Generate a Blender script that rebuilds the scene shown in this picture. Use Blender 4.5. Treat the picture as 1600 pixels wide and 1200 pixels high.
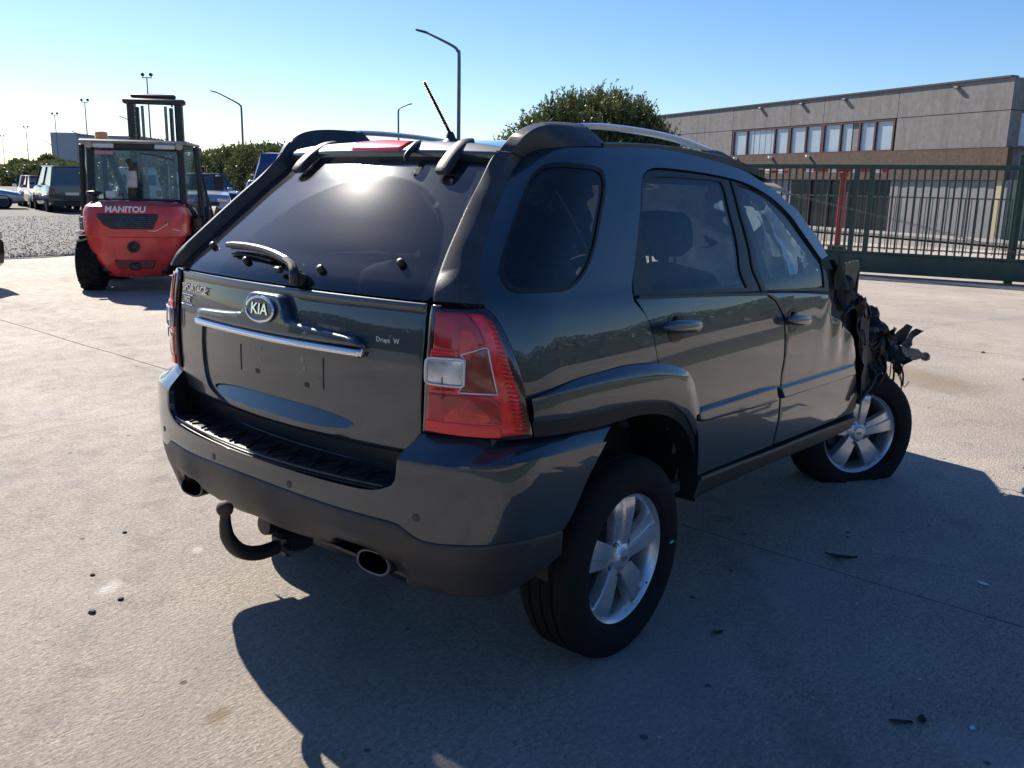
# Crashed grey sport utility car in a scrap-yard forecourt.  World frame: x = car's forward, y = car's left, z up, metres,
# origin on the concrete under the middle of the car's rear axle.
import bpy, bmesh, math, random
import numpy as np
from mathutils import Vector, Matrix, noise
from mathutils.geometry import delaunay_2d_cdt
R = math.radians
for o in list(bpy.data.objects): bpy.data.objects.remove(o)
scene = bpy.context.scene
col = scene.collection

# ---------------------------------------------------------------- camera
cam_data = bpy.data.cameras.new('camera'); cam = bpy.data.objects.new('camera', cam_data); col.objects.link(cam)
cam_data.sensor_width = 36.0; cam_data.lens = 31.574; cam_data.clip_start = .05; cam_data.clip_end = 3000
cr, cu, cf = Vector((.64414464, -.7646322, .02037848)), Vector((.1531035, .15498928, .97598035)), Vector((.74942445, .6255525, -.21690338))
cam.matrix_world = Matrix(((cr.x, cu.x, -cf.x, -2.4021), (cr.y, cu.y, -cf.y, -2.3625), (cr.z, cu.z, -cf.z, 1.5472), (0, 0, 0, 1)))
scene.camera = cam
# ---------------------------------------------------------------- sky, sun, exposure
SUN_AZ, SUN_EL = 77.5, 38.0            # azimuth from +x towards +y
world = bpy.data.worlds.new('World'); scene.world = world; world.use_nodes = True
nt = world.node_tree; bg = nt.nodes['Background']
sky = nt.nodes.new('ShaderNodeTexSky'); sky.sky_type = 'NISHITA'; sky.sun_disc = False
sky.sun_elevation = R(SUN_EL); sky.sun_rotation = R(90 - SUN_AZ)
sky.altitude = 20; sky.air_density = 1.0; sky.dust_density = .35; sky.ozone_density = 5.0
hs = nt.nodes.new('ShaderNodeHueSaturation'); hs.inputs['Hue'].default_value = .508; hs.inputs['Saturation'].default_value = 1.2
nt.links.new(sky.outputs[0], hs.inputs['Color']); nt.links.new(hs.outputs[0], bg.inputs[0]); bg.inputs[1].default_value = .074
sun_d = bpy.data.lights.new('sun', 'SUN'); sun_d.energy = 5.0; sun_d.angle = R(.53); sun_d.color = (1, .92, .80)
sun = bpy.data.objects.new('sun', sun_d); col.objects.link(sun)
sdir = Vector((math.cos(R(SUN_EL))*math.cos(R(SUN_AZ)), math.cos(R(SUN_EL))*math.sin(R(SUN_AZ)), math.sin(R(SUN_EL))))
sun.rotation_euler = (-sdir).to_track_quat('-Z', 'Y').to_euler(); sun.location = (0, 0, 30)
vs = scene.view_settings; vs.view_transform = 'Standard'; vs.look = 'None'; vs.gamma = 1; vs.use_curve_mapping = False; vs.exposure = .97
scene.cycles.max_bounces = 8; scene.cycles.transparent_max_bounces = 16
# ---------------------------------------------------------------- helpers: tags
def tag(o, label=None, cat=None, group=None, kind=None):
    if label: o['label'] = label
    if cat: o['category'] = cat
    if group: o['group'] = group
    if kind: o['kind'] = kind
    return o
def empty(name, loc=(0, 0, 0), rz=0, label=None, cat=None, group=None):
    o = bpy.data.objects.new(name, None); col.objects.link(o); o.location = loc; o.rotation_euler = (0, 0, rz); o.empty_display_size = .2
    return tag(o, label, cat, group)
def copy_tree(o, parent=None):
    c = o.copy(); col.objects.link(c); c.parent = parent
    for ch in [k for k in bpy.data.objects if k.parent == o]: copy_tree(ch, c)
    return c
# ---------------------------------------------------------------- helpers: materials
def mat(name, base, rough=.5, metal=0., coat=0., spec=.5, var=0., vscale=8., bump=0., bscale=60., bdet=4., trans=0., ior=1.5, coat_rough=.03, rough_var=0., base2=None, emit=None, estr=0, dist=.002):
    m = bpy.data.materials.new(name); m.use_nodes = True; t = m.node_tree; b = t.nodes['Principled BSDF']
    I = b.inputs
    I['Base Color'].default_value = (*base, 1); I['Roughness'].default_value = rough; I['Metallic'].default_value = metal
    I['Coat Weight'].default_value = coat; I['Coat Roughness'].default_value = coat_rough; I['Specular IOR Level'].default_value = spec
    I['Transmission Weight'].default_value = trans; I['IOR'].default_value = ior
    if emit: I['Emission Color'].default_value = (*emit, 1); I['Emission Strength'].default_value = estr
    if var or bump or rough_var or base2:
        tc = t.nodes.new('ShaderNodeTexCoord')
    if var or base2:
        n = t.nodes.new('ShaderNodeTexNoise'); n.inputs['Scale'].default_value = vscale; n.inputs['Detail'].default_value = 6; t.links.new(tc.outputs['Object'], n.inputs['Vector'])
        r = t.nodes.new('ShaderNodeValToRGB'); r.color_ramp.elements[0].position = .32; r.color_ramp.elements[1].position = .68
        lo = tuple(max(0, c*(1-var)) for c in base); hi = tuple(min(1, c*(1+var)) for c in base)
        if base2: lo, hi = base, base2
        r.color_ramp.elements[0].color = (*lo, 1); r.color_ramp.elements[1].color = (*hi, 1)
        t.links.new(n.outputs['Fac'], r.inputs[0]); t.links.new(r.outputs[0], I['Base Color'])
    if rough_var:
        n = t.nodes.new('ShaderNodeTexNoise'); n.inputs['Scale'].default_value = vscale*.7; n.inputs['Detail'].default_value = 5; t.links.new(tc.outputs['Object'], n.inputs['Vector'])
        mr = t.nodes.new('ShaderNodeMapRange'); mr.inputs['From Min'].default_value = .3; mr.inputs['From Max'].default_value = .7
        mr.inputs['To Min'].default_value = max(0, rough-rough_var); mr.inputs['To Max'].default_value = rough+rough_var
        t.links.new(n.outputs['Fac'], mr.inputs['Value']); t.links.new(mr.outputs[0], I['Roughness'])
    if bump:
        n = t.nodes.new('ShaderNodeTexNoise'); n.inputs['Scale'].default_value = bscale; n.inputs['Detail'].default_value = bdet; t.links.new(tc.outputs['Object'], n.inputs['Vector'])
        bp = t.nodes.new('ShaderNodeBump'); bp.inputs['Strength'].default_value = bump; bp.inputs['Distance'].default_value = dist
        t.links.new(n.outputs['Fac'], bp.inputs['Height']); t.links.new(bp.outputs[0], I['Normal'])
    return m
def weather(m, dark=.55, amount=.6, sx=3., sz=.25, fine=7.):
    """rain streaks and grime: multiplies the base colour by a noise stretched down the wall"""
    t = m.node_tree; b = t.nodes['Principled BSDF']; N = t.nodes.new; L = t.links.new; tc = N('ShaderNodeTexCoord'); mp = N('ShaderNodeMapping'); mp.inputs['Scale'].default_value = (sx, sx, sz); L(tc.outputs['Object'], mp.inputs['Vector'])
    n = N('ShaderNodeTexNoise'); n.inputs['Scale'].default_value = 1.; n.inputs['Detail'].default_value = fine; n.inputs['Roughness'].default_value = .65; L(mp.outputs[0], n.inputs['Vector'])
    r = N('ShaderNodeMapRange'); r.inputs['From Min'].default_value = .48; r.inputs['From Max'].default_value = .72; r.inputs['To Min'].default_value = 0; r.inputs['To Max'].default_value = amount; L(n.outputs['Fac'], r.inputs['Value'])
    x = N('ShaderNodeMix'); x.data_type = 'RGBA'; x.blend_type = 'MULTIPLY'; L(r.outputs[0], x.inputs['Factor']); x.inputs['B'].default_value = (dark, dark*.96, dark*.92, 1); i = b.inputs['Base Color']
    if i.is_linked: L(i.links[0].from_socket, x.inputs['A'])
    else: x.inputs['A'].default_value = i.default_value
    L(x.outputs['Result'], i); return m
def glass_mat(name, tint, refl=1.0, rough=.0, haze=0., haze_col=(.35, .37, .4), haze_scale=6, ior=1.5):
    """thin window pane: tinted see-through, fresnel mirror, optional film of dust"""
    m = bpy.data.materials.new(name); m.use_nodes = True; t = m.node_tree; t.nodes.clear(); N = t.nodes.new; L = t.links.new
    out = N('ShaderNodeOutputMaterial'); tr = N('ShaderNodeBsdfTransparent'); tr.inputs[0].default_value = (*tint, 1)
    gl = N('ShaderNodeBsdfGlossy'); gl.inputs['Roughness'].default_value = rough; gl.inputs[0].default_value = (refl, refl, refl, 1)
    fr = N('ShaderNodeFresnel'); fr.inputs[0].default_value = ior
    mx = N('ShaderNodeMixShader'); L(fr.outputs[0], mx.inputs[0]); L(tr.outputs[0], mx.inputs[1]); L(gl.outputs[0], mx.inputs[2])
    last = mx
    if haze:
        d0 = N('ShaderNodeBsdfDiffuse'); d0.inputs[0].default_value = (*haze_col, 1); g0 = N('ShaderNodeBsdfGlossy'); g0.inputs['Roughness'].default_value = .22; g0.inputs[0].default_value = (*[min(1, c*1.2) for c in haze_col], 1)
        df = N('ShaderNodeMixShader'); df.inputs[0].default_value = .35; L(d0.outputs[0], df.inputs[1]); L(g0.outputs[0], df.inputs[2])
        tc = N('ShaderNodeTexCoord'); n = N('ShaderNodeTexNoise'); n.inputs['Scale'].default_value = haze_scale; n.inputs['Detail'].default_value = 8; L(tc.outputs['Object'], n.inputs['Vector'])
        mr = N('ShaderNodeMapRange'); mr.inputs['From Min'].default_value = .3; mr.inputs['From Max'].default_value = .75; mr.inputs['To Min'].default_value = haze*.9; mr.inputs['To Max'].default_value = haze*1.1
        L(n.outputs['Fac'], mr.inputs['Value'])
        m2 = N('ShaderNodeMixShader'); L(mr.outputs[0], m2.inputs[0]); L(mx.outputs[0], m2.inputs[1]); L(df.outputs[0], m2.inputs[2]); last = m2
    L(last.outputs[0], out.inputs[0])
    return m
# ---------------------------------------------------------------- helpers: meshes
def mesh_obj(name, v, f, m=None, parent=None, smooth=True, angle=None, normals=None, midx=None):
    me = bpy.data.meshes.new(name); me.from_pydata([tuple(map(float, p)) for p in v], [], [tuple(map(int, q)) for q in f])
    for k in (m if isinstance(m, (list, tuple)) else [m]):
        if k: me.materials.append(k)
    if midx is not None: me.polygons.foreach_set('material_index', midx)
    if smooth: me.polygons.foreach_set('use_smooth', [True]*len(me.polygons))
    me.update()
    if smooth and angle is not None: me.set_sharp_from_angle(angle=R(angle))
    if normals is not None: me.normals_split_custom_set_from_vertices([tuple(map(float, n)) for n in normals])
    o = bpy.data.objects.new(name, me); col.objects.link(o)
    if parent: o.parent = parent
    return o
class MB:
    """collects simple solids into one mesh"""
    def __init__(s): s.v = []; s.f = []; s.mi = []
    def add(s, v, f, mi=0):
        n = len(s.v); s.v += [tuple(p) for p in v]; s.f += [tuple(i+n for i in q) for q in f]; s.mi += [mi]*len(f); return s
    def box(s, c, d, rot=None, bev=0., mi=0, taper=(1, 1)):
        hx, hy, hz = d[0]/2, d[1]/2, d[2]/2; M = rot if rot is not None else Matrix.Identity(3); c = Vector(c)
        if bev <= 0:
            P = [(-hx, -hy, -hz), (hx, -hy, -hz), (hx, hy, -hz), (-hx, hy, -hz)]+[(x*taper[0], y*taper[1], hz) for x, y in ((-hx, -hy), (hx, -hy), (hx, hy), (-hx, hy))]
            F = [(3, 2, 1, 0), (4, 5, 6, 7), (0, 1, 5, 4), (1, 2, 6, 5), (2, 3, 7, 6), (3, 0, 4, 7)]
        else:
            b = min(bev, hx*.98, hy*.98, hz*.98); P = []; F = []
            for z, i in ((-hz, b), (-hz+b, 0), (hz-b, 0), (hz, b)):
                k = 1+(taper[0]-1)*(z+hz)/(2*hz); k2 = 1+(taper[1]-1)*(z+hz)/(2*hz)
                x, y = hx-i, hy-i
                for px, py in ((-x+b, -y), (x-b, -y), (x, -y+b), (x, y-b), (x-b, y), (-x+b, y), (-x, y-b), (-x, -y+b)): P.append((px*k, py*k2, z))
            for r in range(3):
                for j in range(8): a = r*8+j; d2 = r*8+(j+1) % 8; F.append((a, d2, d2+8, a+8))
            F.append(tuple(range(7, -1, -1))); F.append(tuple(range(24, 32)))
        return s.add([M @ Vector(p)+c for p in P], F, mi)
    def cyl(s, a, b, r, r2=None, n=16, mi=0, cap=True):
        a = Vector(a); b = Vector(b); r2 = r if r2 is None else r2; d = (b-a).normalized(); u = d.orthogonal().normalized(); w = d.cross(u)
        P = [a+(u*math.cos(2*math.pi*i/n)+w*math.sin(2*math.pi*i/n))*r for i in range(n)]+[b+(u*math.cos(2*math.pi*i/n)+w*math.sin(2*math.pi*i/n))*r2 for i in range(n)]
        F = [(i, (i+1) % n, n+(i+1) % n, n+i) for i in range(n)]
        if cap: F += [tuple(range(n-1, -1, -1)), tuple(range(n, 2*n))]
        return s.add(P, F, mi)
    def tube(s, pts, r, n=8, mi=0, smooth=6, rfun=None):
        pts = spline(pts, smooth) if smooth else [Vector(p) for p in pts]
        m = len(pts); P = []; F = []; u = None
        for i, p in enumerate(pts):
            d = (pts[min(i+1, m-1)]-pts[max(i-1, 0)]).normalized()
            u = d.orthogonal().normalized() if u is None else (u-d*u.dot(d)).normalized()
            w = d.cross(u); rr = rfun(i/(m-1)) if rfun else r
            for k in range(n): a = 2*math.pi*k/n; P.append(p+(u*math.cos(a)+w*math.sin(a))*rr)
        for i in range(m-1):
            for k in range(n): F.append((i*n+k, i*n+(k+1) % n, (i+1)*n+(k+1) % n, (i+1)*n+k))
        F.append(tuple(range(n-1, -1, -1))); F.append(tuple(range((m-1)*n, m*n)))
        return s.add(P, F, mi)
    def lathe(s, c, axis, prof, n=32, mi=0, a0=0, a1=2*math.pi, closed=True):
        """prof: (radius, along axis)"""
        c = Vector(c); d = Vector(axis).normalized(); u = d.orthogonal().normalized(); w = d.cross(u); P = []; F = []; m = len(prof); N = n if closed else n+1
        for i in range(N):
            a = a0+(a1-a0)*i/n
            for r, h in prof: P.append(c+d*h+(u*math.cos(a)+w*math.sin(a))*r)
        for i in range(n):
            j = (i+1) % N
            for k in range(m-1): F.append((i*m+k, j*m+k, j*m+k+1, i*m+k+1))
        return s.add(P, F, mi)
    def prism(s, poly, fn, d0, d1, mi=0, bev=0.):
        """polygon in 2-D extruded between depths d0 and d1; fn(u, v, d) -> point"""
        n = len(poly)
        if bev:
            cx = sum(p[0] for p in poly)/n; cy = sum(p[1] for p in poly)/n
            ins = []
            for i in range(n):
                a, b, c2 = Vector(poly[i-1]), Vector(poly[i]), Vector(poly[(i+1) % n]); e1 = (b-a).normalized(); e2 = (c2-b).normalized(); nn = Vector((-(e1.y+e2.y), e1.x+e2.x))
                if nn.length > 1e-9: nn.normalize()
                if nn.dot(Vector((cx, cy))-b) < 0: nn = -nn
                ins.append((b.x+nn.x*bev, b.y+nn.y*bev))
            sg = 1 if d1 > d0 else -1
            P = [fn(*p, d0) for p in poly]+[fn(*p, d1-sg*bev) for p in poly]+[fn(*p, d1) for p in ins]
            F = [(i, (i+1) % n, n+(i+1) % n, n+i) for i in range(n)]+[(n+i, n+(i+1) % n, 2*n+(i+1) % n, 2*n+i) for i in range(n)]+[tuple(range(n-1, -1, -1)), tuple(range(2*n, 3*n))]
        else:
            P = [fn(*p, d0) for p in poly]+[fn(*p, d1) for p in poly]
            F = [(i, (i+1) % n, n+(i+1) % n, n+i) for i in range(n)]+[tuple(range(n-1, -1, -1)), tuple(range(n, 2*n))]
        return s.add(P, F, mi)
    def grid(s, fn, nu, nv, mi=0):
        P = [fn(i/nu, j/nv) for j in range(nv+1) for i in range(nu+1)]
        F = [(j*(nu+1)+i, j*(nu+1)+i+1, (j+1)*(nu+1)+i+1, (j+1)*(nu+1)+i) for j in range(nv) for i in range(nu)]
        return s.add(P, F, mi)
    def fix(s):
        """make normals consistent"""
        return s
    def build(s, name, m, parent=None, smooth=True, angle=35, recalc=True):
        o = mesh_obj(name, s.v, s.f, m, parent, False, None, None, s.mi)
        me = o.data
        if recalc:
            b = bmesh.new(); b.from_mesh(me); bmesh.ops.recalc_face_normals(b, faces=b.faces); b.to_mesh(me); b.free()
        if smooth:
            me.polygons.foreach_set('use_smooth', [True]*len(me.polygons)); me.set_sharp_from_angle(angle=R(angle))
        return o
def spline(pts, k=6, closed=False):
    P = [Vector(p) for p in pts]; n = len(P); out = []
    for i in range(n if closed else n-1):
        if closed: a, b, c, d = P[(i-1) % n], P[i], P[(i+1) % n], P[(i+2) % n]
        else: a, b, c, d = P[max(i-1, 0)], P[i], P[i+1], P[min(i+2, n-1)]
        for j in range(k):
            t = j/k; out.append(.5*((2*b)+(c-a)*t+(2*a-5*b+4*c-d)*t*t+(3*b-a-3*c+d)*t**3))
    if not closed: out.append(P[-1])
    return out
def text_obj(body, size, m, parent, mw, extrude=.0008, bold=0.0, name='lettering', shear=0, align='CENTER', sx=1.0):
    cu = bpy.data.curves.new(name, 'FONT'); cu.body = body; cu.size = size; cu.extrude = extrude; cu.offset = bold; cu.align_x = align; cu.align_y = 'CENTER'; cu.shear = shear; cu.resolution_u = 3
    t = bpy.data.objects.new(name+'_tmp', cu); col.objects.link(t); bpy.context.view_layer.update()
    me = bpy.data.meshes.new_from_object(t.evaluated_get(bpy.context.evaluated_depsgraph_get())); bpy.data.objects.remove(t)
    me.materials.clear(); me.materials.append(m)
    me.transform(Matrix.Diagonal((sx, 1, 1, 1))); me.transform(mw)
    o = bpy.data.objects.new(name, me); col.objects.link(o); o.parent = parent; return o
def frame_matrix(pos, right, up):
    r = Vector(right).normalized(); u = Vector(up); u = (u-r*u.dot(r)).normalized(); n = r.cross(u); p = Vector(pos)
    return Matrix(((r.x, u.x, n.x, p.x), (r.y, u.y, n.y, p.y), (r.z, u.z, n.z, p.z), (0, 0, 0, 1)))
# ---------------------------------------------------------------- helpers: trimmed sheet-metal panels on a body surface
def umet(t):
    t = np.asarray(t, float); a = np.abs(t); return np.sign(t)*np.where(a <= 1, .62*a, np.where(a <= 2, .62+.36*(a-1), .98+(a-2)))
def uinv(u):
    u = np.asarray(u, float); a = np.abs(u); return np.sign(u)*np.where(a <= .62, a/.62, np.where(a <= .98, 1+(a-.62)/.36, 2+(a-.98)))
def smooth_outline(P, res=.014):
    """closed outline through points; points flagged 1 are corners"""
    n = len(P); q = np.array([p[:2] for p in P], float); c = [len(p) > 2 for p in P]; out = []
    for i in range(n):
        a, b, d, e = q[i-1], q[i], q[(i+1) % n], q[(i+2) % n]
        if c[i]: a = b-(d-b)*.5 if c[(i+1) % n] else b+(b-d)*.3
        if c[(i+1) % n]: e = d+(d-b)*.5 if c[i] else d+(d-b)*.3
        k = max(1, int(np.linalg.norm(d-b)/res))
        for j in range(k):
            t = j/k; out.append(.5*((2*b)+(d-a)*t+(2*a-5*b+4*d-e)*t*t+(3*b-a-3*d+e)*t**3))
    return np.array(out)
def poly_area(p): x, y = p[:, 0], p[:, 1]; return .5*np.sum(x*np.roll(y, -1)-np.roll(x, -1)*y)
def inset_poly(p, d):
    if abs(d) < 1e-9: return p
    e = np.roll(p, -1, 0)-p; e /= np.linalg.norm(e, axis=1)[:, None]+1e-12; nl = np.stack([-e[:, 1], e[:, 0]], 1)*np.sign(poly_area(p))
    m = nl+np.roll(nl, 1, 0); m /= np.linalg.norm(m, axis=1)[:, None]+1e-9
    s = 1/np.maximum(.5, (m*nl).sum(1)); return p+m*(d*s)[:, None]
def inside(pts, poly):
    x, y = pts[:, 0], pts[:, 1]; r = np.zeros(len(pts), bool); n = len(poly)
    for i in range(n):
        a, b = poly[i], poly[(i+1) % n]
        if a[1] == b[1]: continue
        cnd = ((a[1] > y) != (b[1] > y)) & (x < (b[0]-a[0])*(y-a[1])/(b[1]-a[1])+a[0]); r ^= cnd
    return r
def dist_poly(pts, poly):
    d = np.full(len(pts), 1e9)
    for i in range(len(poly)):
        a, b = poly[i], poly[(i+1) % len(poly)]; ab = b-a; t = np.clip(((pts-a)@ab)/(ab@ab+1e-12), 0, 1); d = np.minimum(d, np.linalg.norm(pts-(a+t[:, None]*ab), axis=1))
    return d
def panel(name, S, outline, m, parent, holes=(), off=0., step=.03, thick=.02, inset=0., res=.014, bulge=None, disp=None, metric=False, roll=.0025):
    """sheet cut to an outline on surface S; bulge=(height, width) rounds it up from its edge; disp(t, z, P) adds offset"""
    def prep(o, ins):
        q = np.array([(float(umet(p[0])) if not metric else p[0], p[1])+tuple(p[2:]) for p in o], dtype=object)
        q = smooth_outline([tuple(x) for x in q], res); return inset_poly(q, ins)
    O = prep(outline, inset); H = [prep(h, -inset) for h in holes]
    lo, hi = O.min(0), O.max(0)
    gx, gy = np.meshgrid(np.arange(lo[0]+step/2, hi[0], step), np.arange(lo[1]+step/2, hi[1], step)); gx[1::2] += step*.5
    g = np.stack([gx.ravel(), gy.ravel()], 1); g = g[inside(g, O)]
    if len(g): g = g[dist_poly(g, O) > step*.45]
    for h in H:
        if len(g): g = g[~inside(g, h)]
        if len(g): g = g[dist_poly(g, h) > step*.45]
    rings = [O]+H; extra = []
    if bulge:                                   # rings following the edge so that the rounding is well sampled
        for k in (.15, .4, .7, 1.0):
            ri = inset_poly(O, bulge[1]*k); ri = ri[inside(ri, O)]; 
            if len(ri): extra.append(ri[dist_poly(ri, O) > bulge[1]*k*.8])
        if len(g): g = g[dist_poly(g, O) > bulge[1]*1.2]
    else:
        ri = inset_poly(O, .004); extra.append(ri[inside(ri, O)])
    pts = [tuple(p) for r in rings for p in r]; edges = []; n = 0
    for r in rings: edges += [(n+i, n+(i+1) % len(r)) for i in range(len(r))]; n += len(r)
    pts += [tuple(p) for e in extra for p in e]+[tuple(p) for p in g]
    V, E, F, ov, oe, of = delaunay_2d_cdt([Vector(p) for p in pts], edges, [], 2, 1e-5)
    V = np.array([tuple(v) for v in V]); F = [f for f in F]
    cen = np.array([V[list(f)].mean(0) for f in F]); ok = inside(cen, O)
    for h in H: ok &= ~inside(cen, h)
    F = [f for f, k in zip(F, ok) if k]
    used = sorted({i for f in F for i in f}); mp = {a: b for b, a in enumerate(used)}; V = V[used]; F = [tuple(mp[i] for i in f) for f in F]
    dE = np.minimum.reduce([dist_poly(V, r) for r in rings])
    def place(uv, depth):
        t = uinv(uv[:, 0]); z = uv[:, 1]; N = S.normal(t, z); return S(t, z)+N*np.asarray(depth).reshape(-1, 1), N
    def height(uv, dd):
        h = np.full(len(uv), off)
        if bulge: k = np.clip(dd/bulge[1], 0, 1); h = h+bulge[0]*np.sqrt(np.clip(1-(1-k)**2, 0, 1))
        elif roll: h = h-roll*np.clip(1-dd/.004, 0, 1)**2
        if disp: h = h+disp(uinv(uv[:, 0]), uv[:, 1])
        return h
    e = 1.5e-3
    P, N = place(V, height(V, dE))
    if bulge or disp:
        nn = []
        for dx, dy in ((e, 0), (-e, 0), (0, e), (0, -e)):
            q = V+[dx, dy]; dq = np.minimum.reduce([dist_poly(q, r) for r in rings])*np.where(inside(q, O), 1, 0); nn.append(place(q, height(q, dq))[0])
        N2 = np.cross(nn[0]-nn[1], nn[2]-nn[3]); N2 /= np.linalg.norm(N2, axis=1)[:, None]+1e-12; N = N2
    else: N = N.copy()
    base = [tuple(p) for p in P]; nor = [tuple(x) for x in N]; tris = []
    for f in F:
        a, b, c = (P[i] for i in f[:3]); fl = np.dot(np.cross(b-a, c-a), N[f[0]]) < 0; tris.append(tuple(reversed(f)) if fl else f)
    if thick:                                   # rolled-in rim
        for r in rings:
            d0 = np.zeros(len(r)); top, N0 = place(r, height(r, d0)); bot, _ = place(r, height(r, d0)-thick); k = len(base); nr = len(r)
            ed = np.roll(top, -1, 0)-np.roll(top, 1, 0); sn = np.cross(ed, N0); sn /= np.linalg.norm(sn, axis=1)[:, None]+1e-12
            test, _ = place(inset_poly(r, .004), height(r, d0)); inward = test-top
            s_ = -1 if np.mean((sn*inward).sum(1)) > 0 else 1
            if r is not O: s_ = -s_
            sn = sn*s_
            base += [tuple(p) for p in top]+[tuple(p) for p in bot]; nor += [tuple(x) for x in sn]*2
            for i in range(nr):
                j = (i+1) % nr; q = (k+i, k+j, k+nr+j, k+nr+i)
                a, b, c = (np.array(base[w]) for w in q[:3])
                tris.append(q if np.dot(np.cross(b-a, c-a), sn[i]) >= 0 else tuple(reversed(q)))
    return mesh_obj(name, base, tris, m, parent, True, None, nor)
def loft(name, curves, m, parent=None, k=5, angle=40, closed=False):
    """smooth surface through a list of 3-D curves of equal length"""
    C = [spline(c, k, closed) for c in curves]; n = len(C[0]); b = MB()
    b.v = [tuple(p) for c in C for p in c]
    for i in range(len(C)-1):
        for j in range(n if closed else n-1): b.f.append((i*n+j, i*n+(j+1) % n, (i+1)*n+(j+1) % n, (i+1)*n+j)); b.mi.append(0)
    return b.build(name, m, parent, True, angle)
def mirror_y(o, name=None, parent=None):
    c = o.copy(); c.data = o.data.copy(); col.objects.link(c); c.parent = parent or o.parent
    b = bmesh.new(); b.from_mesh(c.data)
    for v in b.verts: v.co.y = -v.co.y
    bmesh.ops.reverse_faces(b, faces=b.faces); b.to_mesh(c.data); b.free(); return c
# ---------------------------------------------------------------- car body surfaces (metres)
def pch(xk,yk):
    xk=np.array(xk,float);yk=np.array(yk,float);h=np.diff(xk);d=np.diff(yk)/h
    m=np.zeros_like(yk);m[1:-1]=np.where(d[1:]*d[:-1]>0,2*d[1:]*d[:-1]/(d[1:]+d[:-1]+1e-12*np.sign(d[1:]+d[:-1]+1e-30)),0)
    m[0]=d[0];m[-1]=d[-1]
    def f(x):
        x=np.clip(x,xk[0],xk[-1]);i=np.clip(np.searchsorted(xk,x)-1,0,len(h)-1)
        s=(x-xk[i])/h[i];s2=s*s;s3=s2*s
        return (2*s3-3*s2+1)*yk[i]+(s3-2*s2+s)*h[i]*m[i]+(3*s2-2*s3)*yk[i+1]+(s3-s2)*h[i]*m[i+1]
    return f
class Shell:
    """horizontal section = bowed rear, rounded corner, long side; t: 0 rear centre, 1 end of rear, 2 end of corner, then metres along the side"""
    def __init__(s,zk,Xc,bow,yb,W,cor,kr,kf,zw=None):
        s.Xc=pch(zk,Xc);s.bow=pch(zk,bow);s.yb=pch(zk,yb);s.cor=pch(zk,cor);s.kr=pch(zk,kr);s.kf=pch(zk,kf)
        s.W=pch(*W)
    def width(s,x,z):
        return s.W(z)-s.kr(z)*np.maximum(0,.35-x)**2-s.kf(z)*np.maximum(0,x-1.0)**2
    def __call__(s,t,z):
        t=np.asarray(t,float);z=np.asarray(z,float);sg=np.where(t<0,-1.,1.);a=np.abs(t)
        Xc=s.Xc(z);b=s.bow(z);yb=s.yb(z);xs=Xc+b+s.cor(z)
        yr=np.minimum(a,1)*yb;xr=Xc+b*np.minimum(a,1)**2
        ws=s.width(xs,z);e=1e-3;dws=(s.width(xs+e,z)-s.width(xs-e,z))/(2*e)
        u=np.clip(a-1,0,1);p0x=Xc+b;p0y=yb;L=np.hypot(xs-p0x,ws-p0y)*1.25
        n0=np.hypot(2*b/yb,1);t0x=2*b/yb/n0*L;t0y=1/n0*L
        n1=np.hypot(1,dws);t1x=1/n1*L;t1y=dws/n1*L
        u2=u*u;u3=u2*u;h0=2*u3-3*u2+1;h1=u3-2*u2+u;h2=3*u2-2*u3;h3=u3-u2
        cx=h0*p0x+h1*t0x+h2*xs+h3*t1x;cy=h0*p0y+h1*t0y+h2*ws+h3*t1y
        xd=xs+(a-2)
        x=np.where(a<=1,xr,np.where(a<=2,cx,xd));y=np.where(a<=1,yr,np.where(a<=2,cy,s.width(xd,z)))
        return np.stack(np.broadcast_arrays(x,-sg*y,z),-1)
    def tx(s,x,z):   # t of a side point at x
        return 2+x-(s.Xc(z)+s.bow(z)+s.cor(z))
    def ty(s,y,z): return y/s.yb(z)
    def normal(s,t,z,e=2e-3):
        du=s(t+e,z)-s(t-e,z);dv=s(t,z+e)-s(t,z-e)
        n=np.cross(du,dv);n/=np.linalg.norm(n,axis=-1,keepdims=True)+1e-12
        return n
zk=[.40,.60,.80,.95,1.05,1.13,1.20,1.235,1.32,1.42,1.52,1.60,1.66,1.72,1.76]
BODY=Shell(zk,
 [-.74,-.755,-.765,-.768,-.765,-.757,-.745,-.735,-.655,-.545,-.43,-.335,-.25,-.12,.0],
 [.06]*9+[.058,.055,.052,.05,.05,.05],
 [.62]*8+[.605,.58,.55,.52,.49,.45,.40],
 ([.30,.45,.60,.75,.87,.95,1.02,1.07,1.13,1.19,1.215,1.235,1.32,1.42,1.52,1.60,1.66,1.70,1.74],
  [.83,.852,.872,.886,.892,.893,.889,.8835,.874,.860,.851,.842,.812,.776,.737,.702,.668,.635,.58]),
 [.30]*8+[.29,.28,.27,.26,.26,.26,.26],
 [.035]*8+[.04,.045,.05,.05,.05,.05,.05],
 [.012]*8+[.02,.03,.04,.05,.06,.06,.06])
zb=[.36,.45,.52,.60,.68,.74,.79,.83]
BUMP=Shell(zb,[-.80,-.828,-.85,-.861,-.863,-.862,-.859,-.852],[.075]*8,[.60]*8,
 ([.36,.45,.52,.60,.68,.74,.79,.83],[.85,.872,.888,.899,.905,.907,.907,.905]),[.26]*8,[.0]*8,[0]*8)
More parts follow.
